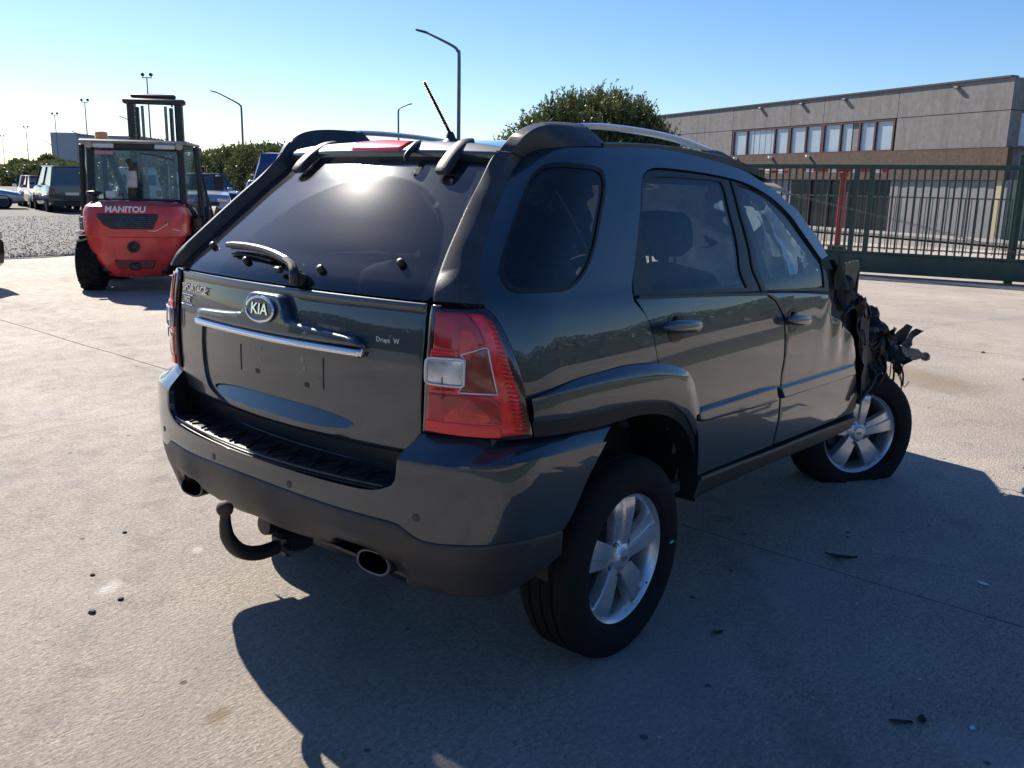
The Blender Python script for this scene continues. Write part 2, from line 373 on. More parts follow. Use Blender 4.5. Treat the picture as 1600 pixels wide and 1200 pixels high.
# outlines on the body surface: (t around the section, height z[, 1 = corner])
OUT = {
 'side_frame': [(1.401,1.227,1),(1.311,1.277),(1.245,1.316),(1.221,1.344),(1.187,1.403),(1.16,1.457),(1.134,1.527),(1.133,1.586),(1.165,1.62),(1.243,1.645),(1.378,1.66),(1.598,1.668),(1.944,1.672,1),(2.113,1.69),(2.248,1.688),(2.489,1.676),(2.76,1.654),(3.016,1.624),(3.178,1.587),(3.308,1.555),(3.473,1.504),(3.598,1.467),(3.733,1.407),(3.887,1.337),(4.012,1.262,1),(3.935,1.249,1),(3.803,1.314),(3.668,1.378),(3.535,1.44),(3.363,1.5),(3.187,1.546),(2.991,1.58),(2.726,1.602),(2.491,1.612),(2.349,1.613),(2.301,1.603),(2.285,1.586),(2.29,1.548),(2.314,1.49),(2.36,1.351),(2.378,1.284),(2.383,1.218),(2.384,1.199),(2.436,1.157),(2.472,1.112),(2.496,1.045),(2.514,0.989,1),(2.418,1.001),(2.306,1.007),(2.191,1.004),(2.084,1.0),(1.967,0.988),(1.8,0.97,1),(1.748,0.96),(1.704,1.024),(1.645,1.092),(1.576,1.147),(1.497,1.195),(1.419,1.219,1)],
 'lamp': [(1.028,1.224,1),(1.204,1.226),(1.419,1.219,1),(1.497,1.195),(1.576,1.147),(1.645,1.092),(1.704,1.024),(1.748,0.96),(1.778,0.894),(1.786,0.855,1),(1.586,0.855),(1.304,0.87),(1.01,0.868,1),(1.023,0.941),(1.03,1.104),(1.025,1.195)],
 'quarter_glass': [(1.411,1.598),(1.53,1.609),(1.751,1.608),(2.004,1.601),(2.051,1.585),(2.079,1.546),(2.102,1.457),(2.122,1.36),(2.111,1.298),(2.083,1.269),(2.036,1.257),(1.841,1.26),(1.641,1.264),(1.548,1.279),(1.452,1.311),(1.416,1.345),(1.376,1.428),(1.353,1.528),(1.371,1.579)],
 'rear_door': [(2.389,1.208,1),(2.777,1.186),(3.294,1.157,1),(3.397,1.118),(3.452,1.074),(3.485,1.03),(3.499,0.959),(3.508,0.879),(3.501,0.808),(3.511,0.733),(3.537,0.607),(3.529,0.482,1),(2.869,0.507,1),(2.847,0.61),(2.82,0.694),(2.771,0.754),(2.722,0.796),(2.653,0.841),(2.603,0.889),(2.568,0.94),(2.517,0.988),(2.496,1.045),(2.472,1.112),(2.436,1.157)],
 'front_door': [(3.307,1.156,1),(3.664,1.129),(3.969,1.098,1),(4.01,1.06),(4.023,1.002),(4.162,0.953),(4.259,0.902),(4.336,0.851),(4.398,0.793),(4.443,0.7),(4.5,0.619),(4.566,0.535),(4.593,0.474),(4.566,0.433,1),(3.538,0.482,1),(3.546,0.605),(3.52,0.731),(3.51,0.806),(3.517,0.878),(3.508,0.958),(3.493,1.029),(3.46,1.073),(3.405,1.118)],
 'rear_frame': [(2.388,1.212,1),(2.391,1.24),(2.352,1.359),(2.309,1.488),(2.287,1.555),(2.294,1.592),(2.35,1.612),(2.492,1.61),(2.727,1.601),(2.917,1.587,1),(3.027,1.469),(3.177,1.321),(3.289,1.16,1),(2.777,1.189)],
 'rear_glass': [(2.328,1.576),(2.419,1.585),(2.655,1.583),(2.818,1.577),(2.873,1.562),(2.957,1.47),(3.081,1.34),(3.172,1.187,1),(2.784,1.212),(2.514,1.229,1),(2.449,1.317),(2.378,1.396),(2.336,1.488),(2.314,1.555)],
 'front_frame': [(2.926,1.586,1),(2.991,1.578),(3.188,1.543),(3.364,1.498),(3.536,1.437),(3.669,1.375),(3.803,1.311),(3.934,1.244),(3.981,1.184),(4.0,1.107,1),(3.621,1.135),(3.299,1.158,1),(3.187,1.321),(3.037,1.469)],
 'front_glass': [(2.992,1.564,1),(3.07,1.557),(3.23,1.533),(3.409,1.492),(3.583,1.431),(3.745,1.359),(3.881,1.294),(3.935,1.248),(3.941,1.133,1),(3.623,1.151),(3.342,1.167,1),(3.257,1.303),(3.108,1.445)],
 'sill': [(2.875,0.505,1),(3.187,0.491),(3.542,0.472),(3.995,0.451),(4.577,0.413,1),(4.538,0.357,1),(4.037,0.376),(3.605,0.403),(3.213,0.419),(2.836,0.428,1)],
 'mould_r': [(2.779,0.766),(2.798,0.784),(3.057,0.779),(3.337,0.773),(3.435,0.768,1),(3.471,0.697,1),(3.359,0.7),(3.073,0.716),(2.819,0.732)],
 'mould_f': [(3.463,0.758,1),(3.881,0.743),(4.356,0.728,1),(4.427,0.665,1),(3.904,0.686),(3.521,0.699,1)],
 'fl_a': [(1.782,0.969),(1.967,0.988),(2.084,1.0),(2.191,1.004),(2.306,1.007),(2.418,1.001),(2.514,0.989),(2.638,0.959),(2.709,0.931),(2.751,0.889),(2.788,0.826),(2.824,0.77)],
 'fl_b': [(1.74,0.973),(1.899,0.978),(2.044,0.976),(2.149,0.975),(2.261,0.969),(2.37,0.962),(2.465,0.953),(2.558,0.941),(2.625,0.922),(2.667,0.884),(2.706,0.831),(2.748,0.775)],
 'fl_c': [(1.763,0.906),(1.916,0.902),(2.056,0.896),(2.162,0.891),(2.276,0.887),(2.387,0.88),(2.484,0.867),(2.565,0.85),(2.628,0.82),(2.679,0.787),(2.721,0.746),(2.766,0.696)],
 'fl_d': [(1.793,0.858),(1.968,0.851),(2.086,0.844),(2.196,0.836),(2.288,0.837),(2.4,0.835),(2.493,0.823),(2.581,0.8),(2.653,0.766),(2.715,0.721),(2.768,0.663),(2.817,0.583)],
 'bump_arch': [(2.326,0.826),(2.302,0.791),(2.27,0.748),(2.232,0.695),(2.182,0.61),(2.136,0.558)],
 'bump_low': [(-1.017,0.618),(-0.533,0.639),(-0.195,0.641),(0.329,0.632),(0.705,0.617),(0.902,0.616),(0.976,0.616),(1.045,0.604),(1.118,0.58),(1.251,0.574),(1.508,0.579),(1.786,0.584),(2.133,0.557)],
 'bump_top': [(1.002,0.862),(1.304,0.865),(1.586,0.852),(1.786,0.851),(2.04,0.841),(2.266,0.824)],
 'bump_crest': [(1.047,0.801),(1.222,0.801),(1.411,0.803),(1.664,0.81),(1.979,0.811),(2.302,0.791)],
 'valance_bot': [(-0.361,0.504),(-0.017,0.479),(0.199,0.483),(0.43,0.497),(0.57,0.5)],
 'brake': [(-0.342,1.646),(-0.23,1.624),(0.294,1.622),(0.295,1.655)],
 'spoiler': [(-0.596,1.626),(-0.498,1.603),(-0.395,1.656),(-0.02,1.659),(0.56,1.66),(0.946,1.648),(0.97,1.614),(0.606,1.613),(0.125,1.614)],
 'hinges': [(0.661,1.578),(0.612,1.667),(-0.742,1.57),(-0.74,1.654)],
 'wiper': [(0.206,1.253),(0.06,1.28),(0.205,1.269),(-0.001,1.292),(-0.282,1.311),(-0.606,1.31),(0.171,1.239)],
 'knobs': [(-0.849,1.311),(-0.342,1.282),(0.287,1.283),(0.744,1.32)],
 'emblem': [(-0.098,1.14),(0.151,1.155),(0.021,1.182),(0.038,1.113),(0.031,1.148)],
 'garnish': [(-0.643,1.079),(-0.621,1.114),(-0.202,1.121),(-0.162,1.131),(-0.101,1.195),(0.12,1.201),(0.215,1.138),(0.629,1.13),(0.693,1.109),(0.698,1.079)],
 'plate': [(-0.282,1.015),(-0.29,0.932),(0.396,1.035),(0.394,0.936),(-0.095,1.03),(-0.097,0.983),(0.243,1.019),(0.264,0.987),(-0.131,0.944),(0.274,0.942),(-0.717,0.996),(-0.689,0.888),(0.67,1.066),(0.652,0.845)],
 'oval': [(-0.606,0.845),(-0.412,0.874),(0.148,0.884),(0.473,0.872),(0.589,0.856),(0.623,0.837),(0.529,0.827),(0.138,0.818),(-0.26,0.818),(-0.551,0.827)],
 'text': [(-1.039,1.164),(-0.599,1.175),(-1.018,1.124),(-0.819,1.131),(0.754,1.113),(0.831,1.113),(0.957,1.112)],
 'handles': [(2.485,1.107),(2.757,1.086),(2.619,1.136),(2.642,1.047),(3.438,1.038),(3.7,1.012),(3.556,1.063),(3.604,0.971)],
 'sensors': [(1.196,0.643),(0.357,0.653)],
 'lens': [(1.017,1.223,1),(1.266,1.226),(1.41,1.218),(1.495,1.193),(1.582,1.148),(1.657,1.087),(1.719,1.017),(1.757,0.969),(1.778,0.889),(1.78,0.852,1),(1.592,0.854),(1.008,0.865,1)],
 'lamp_upper': [(1.087,1.204,1),(1.273,1.206),(1.314,1.196),(1.378,1.167),(1.427,1.127),(1.418,1.122,1),(1.246,1.103,1),(1.095,1.11,1)],
 'lamp_redbar': [(1.078,1.106,1),(1.227,1.104,1),(1.23,1.088,1),(1.076,1.087,1)],
 'lamp_rev': [(1.077,1.083),(1.272,1.085),(1.295,1.082),(1.3,1.016),(1.281,1.012),(1.083,1.015),(1.064,1.021),(1.062,1.075)],
 'lamp_turn': [(1.27,1.096,1),(1.423,1.116,1),(1.443,1.112),(1.511,0.992,1),(1.264,0.996,1),(1.3,1.018,1),(1.303,1.082,1)],
 'lamp_lower': [(1.075,0.989,1),(1.487,0.987,1),(1.527,0.95),(1.547,0.908,1),(1.349,0.915),(1.071,0.916,1)],
 'lamp_strip': [(1.057,0.914,1),(1.543,0.905,1),(1.549,0.875),(1.529,0.87),(1.061,0.881),(1.054,0.887)],
 'lamp_side': [(1.301,1.212,1),(1.433,1.189),(1.527,1.148),(1.612,1.074),(1.663,1.012),(1.715,0.96),(1.719,0.893,1),(1.612,0.893,1),(1.603,0.975),(1.544,1.037),(1.471,1.12),(1.397,1.167)],
}
TRIM = [[(-0.661,-0.648,1.236),(-0.707,-0.663,1.238),(-0.666,-0.735,1.237),(-0.603,-0.755,1.228)],[(-0.643,-0.638,1.262),(-0.688,-0.652,1.278),(-0.645,-0.709,1.289),(-0.59,-0.722,1.277)],[(-0.582,-0.611,1.323),(-0.624,-0.623,1.345),(-0.588,-0.673,1.353),(-0.545,-0.68,1.339)],[(-0.509,-0.584,1.392),(-0.552,-0.596,1.414),(-0.506,-0.639,1.434),(-0.473,-0.648,1.412)],[(-0.423,-0.554,1.471),(-0.466,-0.566,1.494),(-0.426,-0.604,1.51),(-0.39,-0.612,1.492)],[(-0.352,-0.532,1.534),(-0.394,-0.544,1.557),(-0.358,-0.582,1.571),(-0.323,-0.587,1.553)],[(-0.3,-0.51,1.574),(-0.33,-0.53,1.624),(-0.31,-0.575,1.614),(-0.263,-0.57,1.603)],[(-0.276,-0.513,1.594),(-0.306,-0.533,1.644),(-0.288,-0.58,1.638),(-0.228,-0.567,1.627)],[(-0.25,-0.519,1.621),(-0.28,-0.539,1.671),(-0.266,-0.587,1.665),(-0.204,-0.573,1.64)],[(-0.246,-0.524,1.649),(-0.246,-0.544,1.699),(-0.246,-0.593,1.687),(-0.177,-0.582,1.651)],[(-0.2,-0.53,1.651),(-0.2,-0.55,1.721),(-0.218,-0.6,1.707),(-0.14,-0.601,1.659)],[(-0.149,-0.532,1.665),(-0.149,-0.552,1.735),(-0.176,-0.601,1.721),(-0.099,-0.622,1.664)],[(-0.085,-0.535,1.673),(-0.085,-0.555,1.743),(-0.123,-0.603,1.73),(-0.052,-0.639,1.668)],[(0.006,-0.538,1.677),(0.006,-0.558,1.747),(-0.043,-0.604,1.733),(0.005,-0.65,1.671)],[(0.108,-0.54,1.676),(0.108,-0.56,1.746),(0.058,-0.605,1.731),(0.06,-0.655,1.672)]]
# ---------------------------------------------------------------- materials
def paint_mat(name, base, flake=.25, dirt=.10):
    m = mat(name, base, .36, .22, 1.0, coat_rough=.01); m.node_tree.nodes['Principled BSDF'].inputs['Coat IOR'].default_value = 1.6; t = m.node_tree; b = t.nodes['Principled BSDF']; N = t.nodes.new; L = t.links.new
    tc = N('ShaderNodeTexCoord'); v = N('ShaderNodeTexNoise'); v.inputs['Scale'].default_value = 3.2; v.inputs['Detail'].default_value = 13; v.inputs['Roughness'].default_value = .68; L(tc.outputs['Object'], v.inputs['Vector'])
    fl = N('ShaderNodeTexNoise'); fl.inputs['Scale'].default_value = 900; fl.inputs['Detail'].default_value = 1; L(tc.outputs['Object'], fl.inputs['Vector'])
    r = N('ShaderNodeMapRange'); r.inputs['From Min'].default_value = .3; r.inputs['From Max'].default_value = .7; r.inputs['To Min'].default_value = 1-flake; r.inputs['To Max'].default_value = 1+flake; L(fl.outputs['Fac'], r.inputs['Value'])
    mx = N('ShaderNodeVectorMath'); mx.operation = 'SCALE'; mx.inputs[0].default_value = base; L(r.outputs[0], mx.inputs['Scale'])
    dm = N('ShaderNodeMix'); dm.data_type = 'RGBA'; dm.inputs['B'].default_value = (.20, .175, .15, 1); L(mx.outputs[0], dm.inputs['A'])
    dr = N('ShaderNodeMapRange'); dr.inputs['From Min'].default_value = .42; dr.inputs['From Max'].default_value = .8; dr.inputs['To Min'].default_value = 0; dr.inputs['To Max'].default_value = dirt*2; L(v.outputs['Fac'], dr.inputs['Value'])
    L(dr.outputs[0], dm.inputs['Factor']); L(dm.outputs['Result'], b.inputs['Base Color'])
    cr_ = N('ShaderNodeMapRange'); cr_.inputs['From Min'].default_value = .35; cr_.inputs['From Max'].default_value = .75; cr_.inputs['To Min'].default_value = .004; cr_.inputs['To Max'].default_value = .022; L(v.outputs['Fac'], cr_.inputs['Value']); L(cr_.outputs[0], b.inputs['Coat Roughness'])
    return m
M = {}
M['paint'] = paint_mat('grey_blue_metallic_paint', (.016, .032, .042), dirt=.06)
M['trim'] = mat('weathered_black_plastic', (.040, .040, .040), .45, var=.25, vscale=14, bump=.25, bscale=900, rough_var=.1)
M['trim_dark'] = mat('black_plastic', (.016, .016, .017), .42, var=.2, vscale=12, bump=.15, bscale=700)
M['valance'] = mat('dark_grey_bumper_plastic', (.028, .028, .028), .48, var=.25, vscale=5, bump=.2, bscale=800, rough_var=.12)
M['gloss_black'] = mat('gloss_black_film', (.006, .006, .007), .18, coat=.4)
M['rubber'] = mat('rubber_seal', (.01, .01, .01), .6)
M['tyre'] = mat('tyre_rubber', (.008, .008, .008), .85, spec=.25, var=.35, vscale=9, bump=.35, bscale=260, base2=(.014, .0135, .013))
M['alloy'] = mat('silver_alloy', (.60, .61, .63), .30, .7, .5, var=.12, vscale=10, rough_var=.08)
M['alloy_dark'] = mat('alloy_barrel', (.16, .16, .17), .5, .6, var=.3, vscale=12)
M['chrome'] = mat('chrome', (.75, .76, .78), .08, 1.)
M['steel'] = mat('worn_steel', (.22, .21, .20), .45, .8, var=.3, vscale=20, bump=.2, bscale=150)
M['rust'] = mat('rusty_steel', (.10, .055, .035), .7, .3, base2=(.055, .045, .042), vscale=30, bump=.4, bscale=120)
M['glass_rear'] = glass_mat('dusty_tinted_rear_glass', (.10, .11, .12), 1.0, .015, .10, (.30, .32, .35), 5)
M['glass_dark'] = glass_mat('dark_tinted_glass', (.16, .17, .19), .95, .0, .03)
M['glass_mid'] = glass_mat('tinted_door_glass', (.84, .88, .90), 1.0, .0, .008, (.3, .33, .38))
M['glass_clear'] = glass_mat('clear_greenish_glass', (.88, .95, .94), 1.0, .0, .012, (.5, .55, .58))
M['lens_red'] = mat('red_lens', (.75, .016, .024), .14, 0, .6, var=.30, vscale=45)
M['lens_dark'] = mat('deep_red_lens', (.24, .010, .014), .15, 0, .6, base2=(.50, .016, .024), vscale=18)
M['lens_bright'] = mat('bright_red_reflector', (.85, .014, .022), .15, 0, .6)
M['lens_smoke'] = mat('smoked_indicator_lens', (.16, .030, .026), .12, .1, .6, base2=(.34, .06, .04), vscale=30)
M['lens_orange'] = mat('orange_red_reflector', (.80, .05, .03), .2, 0, .5, base2=(.45, .014, .016), vscale=22)
M['lens_clear'] = mat('clear_reversing_lens', (.80, .80, .78), .15, .4, .8, base2=(.36, .38, .42), vscale=24)
M['lens_edge'] = mat('pale_lens_rim', (.72, .62, .60), .2, .2, .6)
M['lens_house'] = mat('lamp_housing', (.035, .006, .008), .15, 0, 1.)
M['interior'] = mat('dark_interior_cloth', (.065, .067, .072), .85, var=.3, vscale=30)
M['interior_light'] = mat('silver_grey_interior_plastic', (.58, .60, .60), .4, .1)
M['cloth_white'] = mat('deflated_airbag_cloth', (.82, .86, .86), .8, var=.06, vscale=12, bump=.5, bscale=40, dist=.01)
M['wreck'] = mat('torn_black_plastic', (.005, .005, .0055), .7, spec=.3, base2=(.013, .0125, .012), vscale=16, bump=.4, bscale=90)
M['wreck_metal'] = mat('torn_grey_metal', (.02, .022, .026), .5, .3, base2=(.045, .046, .05), vscale=14, bump=.3, bscale=60)
M['white'] = mat('white_paint', (.75, .75, .74), .5)
M['teal'] = mat('teal_chalk_mark', (.05, .75, .65), .6)
def concrete_mat():
    m = bpy.data.materials.new('brushed_weathered_concrete'); m.use_nodes = True; t = m.node_tree; b = t.nodes['Principled BSDF']; N = t.nodes.new; L = t.links.new
    g = N('ShaderNodeNewGeometry'); P = g.outputs['Position']
    def noise_(sc, det=6, rough=.6, src=P, dist=0): n = N('ShaderNodeTexNoise'); n.inputs['Scale'].default_value = sc; n.inputs['Detail'].default_value = det; n.inputs['Roughness'].default_value = rough; n.inputs['Distortion'].default_value = dist; L(src, n.inputs['Vector']); return n.outputs['Fac']
    def ramp(src, stops):
        r = N('ShaderNodeValToRGB'); e = r.color_ramp.elements
        e[0].position, e[0].color = stops[0][0], (*stops[0][1], 1); e[1].position, e[1].color = stops[-1][0], (*stops[-1][1], 1)
        for p, c in stops[1:-1]: k = e.new(p); k.color = (*c, 1)
        L(src, r.inputs[0]); return r.outputs[0]
    def mixc(f, a, bb, mode='MIX'):
        x = N('ShaderNodeMix'); x.data_type = 'RGBA'; x.blend_type = mode
        if isinstance(f, (int, float)): x.inputs['Factor'].default_value = f
        else: L(f, x.inputs['Factor'])
        for s, v in (('A', a), ('B', bb)):
            if isinstance(v, tuple): x.inputs[s].default_value = (*v, 1)
            else: L(v, x.inputs[s])
        return x.outputs['Result']
    def rng(src, a, b2, c=0., d=1.): r = N('ShaderNodeMapRange'); r.inputs['From Min'].default_value = a; r.inputs['From Max'].default_value = b2; r.inputs['To Min'].default_value = c; r.inputs['To Max'].default_value = d; L(src, r.inputs['Value']); return r.outputs[0]
    big = noise_(.42, 7, .62); c = ramp(big, [(.32, (.315, .268, .225)), (.46, (.400, .345, .288)), (.56, (.455, .395, .328)), (.70, (.54, .475, .400))])
    mp = N('ShaderNodeMapping'); mp.inputs['Rotation'].default_value = (0, 0, R(-28)); mp.inputs['Scale'].default_value = (1.0, 9.0, 1); L(P, mp.inputs['Vector'])
    st = noise_(1.1, 6, .6, mp.outputs[0]); c = mixc(rng(st, .5, .75, 0, .45), c, (.44, .395, .345))          # drag streaks
    c = mixc(rng(noise_(2.6, 6, .65), .57, .72, 0, .55), c, (.245, .225, .21))                          # grey blotches
    c = mixc(rng(noise_(.9, 7, .7, dist=1.2), .66, .72, 0, .35), c, (.30, .225, .145))                  # rusty stains
    c = mixc(rng(noise_(1.7, 7, .7, dist=.8), .70, .74, 0, .7), c, (.60, .57, .53))                     # pale scuffs
    fine = noise_(52, 5, .75); c = mixc(rng(fine, .32, .68, 0, 1.), mixc(1., c, (.70, .70, .71), 'MULTIPLY'), mixc(1., c, (1.36, 1.34, 1.32), 'MULTIPLY'))
    vor = N('ShaderNodeTexVoronoi'); vor.inputs['Scale'].default_value = 75; L(P, vor.inputs['Vector'])
    c = mixc(rng(vor.outputs['Distance'], .0, .28, .55, 0), c, (.16, .145, .135))                        # dark aggregate
    mp3 = N('ShaderNodeMapping'); mp3.inputs['Rotation'].default_value = (0, 0, R(40)); mp3.inputs['Scale'].default_value = (1.0, 2.2, 1); L(P, mp3.inputs['Vector'])
    pit = noise_(44, 6, .72, mp3.outputs[0], 1.0); patch = rng(noise_(1.3, 4, .6), .35, .62, .25, 1.); pm = N('ShaderNodeMath'); pm.operation = 'MULTIPLY'; L(rng(pit, .48, .36, 0, .85), pm.inputs[0]); L(patch, pm.inputs[1]); c = mixc(pm.outputs[0], c, (.115, .098, .085))   # worn pits and scratches
    def stain(cx, cy, rx, ry, ang, colr, k):
        global_ = N('ShaderNodeMapping'); global_.vector_type = 'TEXTURE'; global_.inputs['Location'].default_value = (cx, cy, 0); global_.inputs['Rotation'].default_value = (0, 0, ang); global_.inputs['Scale'].default_value = (rx, ry, 1); L(P, global_.inputs['Vector'])
        ln = N('ShaderNodeVectorMath'); ln.operation = 'LENGTH'; L(global_.outputs[0], ln.inputs[0]); ns = noise_(9, 5, .65); a = N('ShaderNodeMath'); a.operation = 'MULTIPLY_ADD'; L(ns, a.inputs[0]); a.inputs[1].default_value = 1.3; L(ln.outputs['Value'], a.inputs[2])
        return mixc(rng(a.outputs[0], 1.75, 1.25, 0, k), c, colr)
    for st_ in ((-1.12, -.19, .05, .035, .4, (.22, .14, .07), .6), (-.93, .86, .075, .04, .5, (.70, .66, .60), .75), (-.50, .95, .05, .03, .9, (.68, .64, .58), .6), (5.6, -.25, .75, .35, .9, (.25, .18, .10), .6), (-.05, -1.05, .5, .3, .3, (.46, .44, .42), .35), (.95, -1.05, .30, .22, .2, (.48, .46, .44), .4), (2.4, 4.5, 1.6, .5, 1.2, (.22, .20, .18), .45), (-1.6, 2.0, 1.4, .35, .9, (.24, .215, .19), .5), (.2, -2.0, .22, .12, 1., (.50, .49, .48), .45)): c = stain(*st_)
    def math_(op, a, bb): q = N('ShaderNodeMath'); q.operation = op; [L(x, q.inputs[i]) if not isinstance(x, (int, float)) else setattr(q.inputs[i], 'default_value', x) for i, x in enumerate((a, bb))]; return q.outputs[0]
    for cx, cy, rad, wd, k in ((6.5, -9., 9.9, .10, .5), (6.5, -9., 11.3, .10, .45), (-12., 9.5, 12.6, .11, .5), (-12., 9.5, 14.1, .11, .45), (14., 22., 16.5, .12, .45)):      # old tyre tracks
        ds = N('ShaderNodeVectorMath'); ds.operation = 'DISTANCE'; L(P, ds.inputs[0]); ds.inputs[1].default_value = (cx, cy, 0); e = math_('ABSOLUTE', math_('SUBTRACT', ds.outputs['Value'], rad), 0); c = mixc(math_('MULTIPLY', rng(e, wd, wd*.55, 0, k), rng(noise_(3.5, 6, .7), .42, .62, 0, 1)), c, (.21, .185, .165))
    c = mixc(rng(noise_(.8, 6, .66, dist=.6), .50, .62, 0, .4), c, (.315, .285, .268))                    # greyer worn patches
    v2 = N('ShaderNodeTexVoronoi'); v2.inputs['Scale'].default_value = 5.5; L(P, v2.inputs['Vector']); sp = N('ShaderNodeSeparateColor'); L(v2.outputs['Color'], sp.inputs[0]); gt = N('ShaderNodeMath'); gt.operation = 'GREATER_THAN'; L(sp.outputs[0], gt.inputs[0]); gt.inputs[1].default_value = .62
    mm = N('ShaderNodeMath'); mm.operation = 'MULTIPLY'; L(gt.outputs[0], mm.inputs[0]); L(rng(v2.outputs['Distance'], .055, .085, .85, 0), mm.inputs[1]); c = mixc(mm.outputs[0], c, (.075, .065, .058))   # grit
    L(c, b.inputs['Base Color'])
    rr = rng(noise_(7, 5), .3, .7, .55, .85); L(rr, b.inputs['Roughness']); b.inputs['Specular IOR Level'].default_value = .35
    mp2 = N('ShaderNodeMapping'); mp2.inputs['Rotation'].default_value = (0, 0, R(35)); mp2.inputs['Scale'].default_value = (1.0, 2.6, 1); L(P, mp2.inputs['Vector'])
    h1 = noise_(38, 7, .74, mp2.outputs[0], .8); h2 = noise_(95, 4, .7); h3 = noise_(6, 4)
    ad = N('ShaderNodeMath'); ad.operation = 'MULTIPLY_ADD'; L(h2, ad.inputs[0]); ad.inputs[1].default_value = .45; L(h1, ad.inputs[2])
    ad2 = N('ShaderNodeMath'); ad2.operation = 'MULTIPLY_ADD'; L(h3, ad2.inputs[0]); ad2.inputs[1].default_value = .0; L(ad.outputs[0], ad2.inputs[2])
    bp = N('ShaderNodeBump'); bp.inputs['Strength'].default_value = 1.0; bp.inputs['Distance'].default_value = .018; L(ad2.outputs[0], bp.inputs['Height']); L(bp.outputs[0], b.inputs['Normal'])
    return m
M['concrete'] = concrete_mat()
M['joint'] = mat('dark_joint_filler', (.06, .055, .05), .9)
M['gravel'] = mat('grey_gravel_bed', (.075, .068, .064), .9, base2=(.15, .138, .13), vscale=30, bump=.6, bscale=70, dist=.012)
M['earth'] = mat('dry_ground', (.14, .13, .12), .9, base2=(.21, .195, .175), vscale=.6, bump=.3, bscale=8)
# ---------------------------------------------------------------- setting: ground, slabs, gravel
b = MB(); b.add([(-400, -400, -.05), (900, -400, -.05), (900, 900, -.05), (-400, 900, -.05)], [(0, 1, 2, 3)])
tag(b.build('ground', M['earth'], None, False), kind='structure')
yard = MB().add([(-9, -14, -.03), (26, -14, -.03), (26, 17.6, -.03), (-9, 17.6, -.03)], [(0, 1, 2, 3)]).build('yard_paving', M['joint'], None, False)
tag(yard, kind='structure')
# concrete bays; the joints follow the ones seen beside and under the car
def bay_x(k, y): return {0: -9, 1: -4.6, 2: 1.19+.03*y, 3: 7.45+.012*y, 4: 13.5+.02*y, 5: 26}[k]
ys = [-14, -7.9, -2.4, 3.3, 9.1, 17.6]
g = .006
for i in range(5):
    for j in range(5):
        y0, y1 = ys[j]+(.002), ys[j+1]-.002; n = 24; rnd = random.Random(i*10+j)
        left = [(bay_x(i, y0+(y1-y0)*k/n)+g+noise.noise((i*7.3, (y0+(y1-y0)*k/n)*1.7, 0))*.012, y0+(y1-y0)*k/n) for k in range(n+1)]
        right = [(bay_x(i+1, y0+(y1-y0)*k/n)-g*.6+noise.noise(((i+1)*7.3, (y0+(y1-y0)*k/n)*1.7, 0))*.012, y0+(y1-y0)*k/n) for k in range(n+1)]
        b = MB()
        for z in (0, -.02): b.v += [(x, y, z) for x, y in left]+[(x, y, z) for x, y in right]
        q = 2*(n+1)
        for k in range(n):
            b.f += [(k, n+1+k, n+2+k, k+1), (k, k+1, q+k+1, q+k), (n+1+k, q+n+1+k, q+n+2+k, n+2+k)]; b.mi += [0]*3
        b.build('slab', M['concrete'], yard, False, recalc=False)
# gravel lot beyond the concrete: bed + loose stones
b = MB(); n = 60; edge = [(-14+i*1.0, 15.6+noise.noise((i*.6, 0, 3))*.5+(.13*(i-18) if i > 18 else 0)) for i in range(n+1)]
b.v = [(x, y, .012) for x, y in edge]+[(x, 120, .012) for x, y in edge]
b.f = [(i, i+1, n+2+i, n+1+i) for i in range(n)]; b.mi = [0]*n
gravel = b.build('gravel', M['gravel'], None, False, recalc=False); tag(gravel, 'grey crushed stone covering the parking lot beyond the concrete', 'gravel', kind='stuff')
rnd = random.Random(5); sv = []; sf = []
for k in range(14000):
    y = 15.7+rnd.random()**2.2*18; x = 2.5+rnd.random()*9+(y-15)*.3
    r = rnd.uniform(.010, .024); a = rnd.random()*6.28; i0 = len(sv); h = r*rnd.uniform(.6, 1.1)
    for q in range(4): sv.append((x+math.cos(a+q*1.57)*r*rnd.uniform(.7, 1.2), y+math.sin(a+q*1.57)*r*rnd.uniform(.7, 1.2), .01))
    sv.append((x+rnd.uniform(-.3, .3)*r, y+rnd.uniform(-.3, .3)*r, .012+h)); sf += [(i0+q, i0+(q+1) % 4, i0+4) for q in range(4)]
o = mesh_obj('loose_gravel', sv, sf, mat('gravel_stone', (.08, .074, .07), .9, base2=(.17, .157, .147), vscale=3), None, False); tag(o, 'loose grey stones scattered on the gravel lot', 'gravel', kind='stuff')
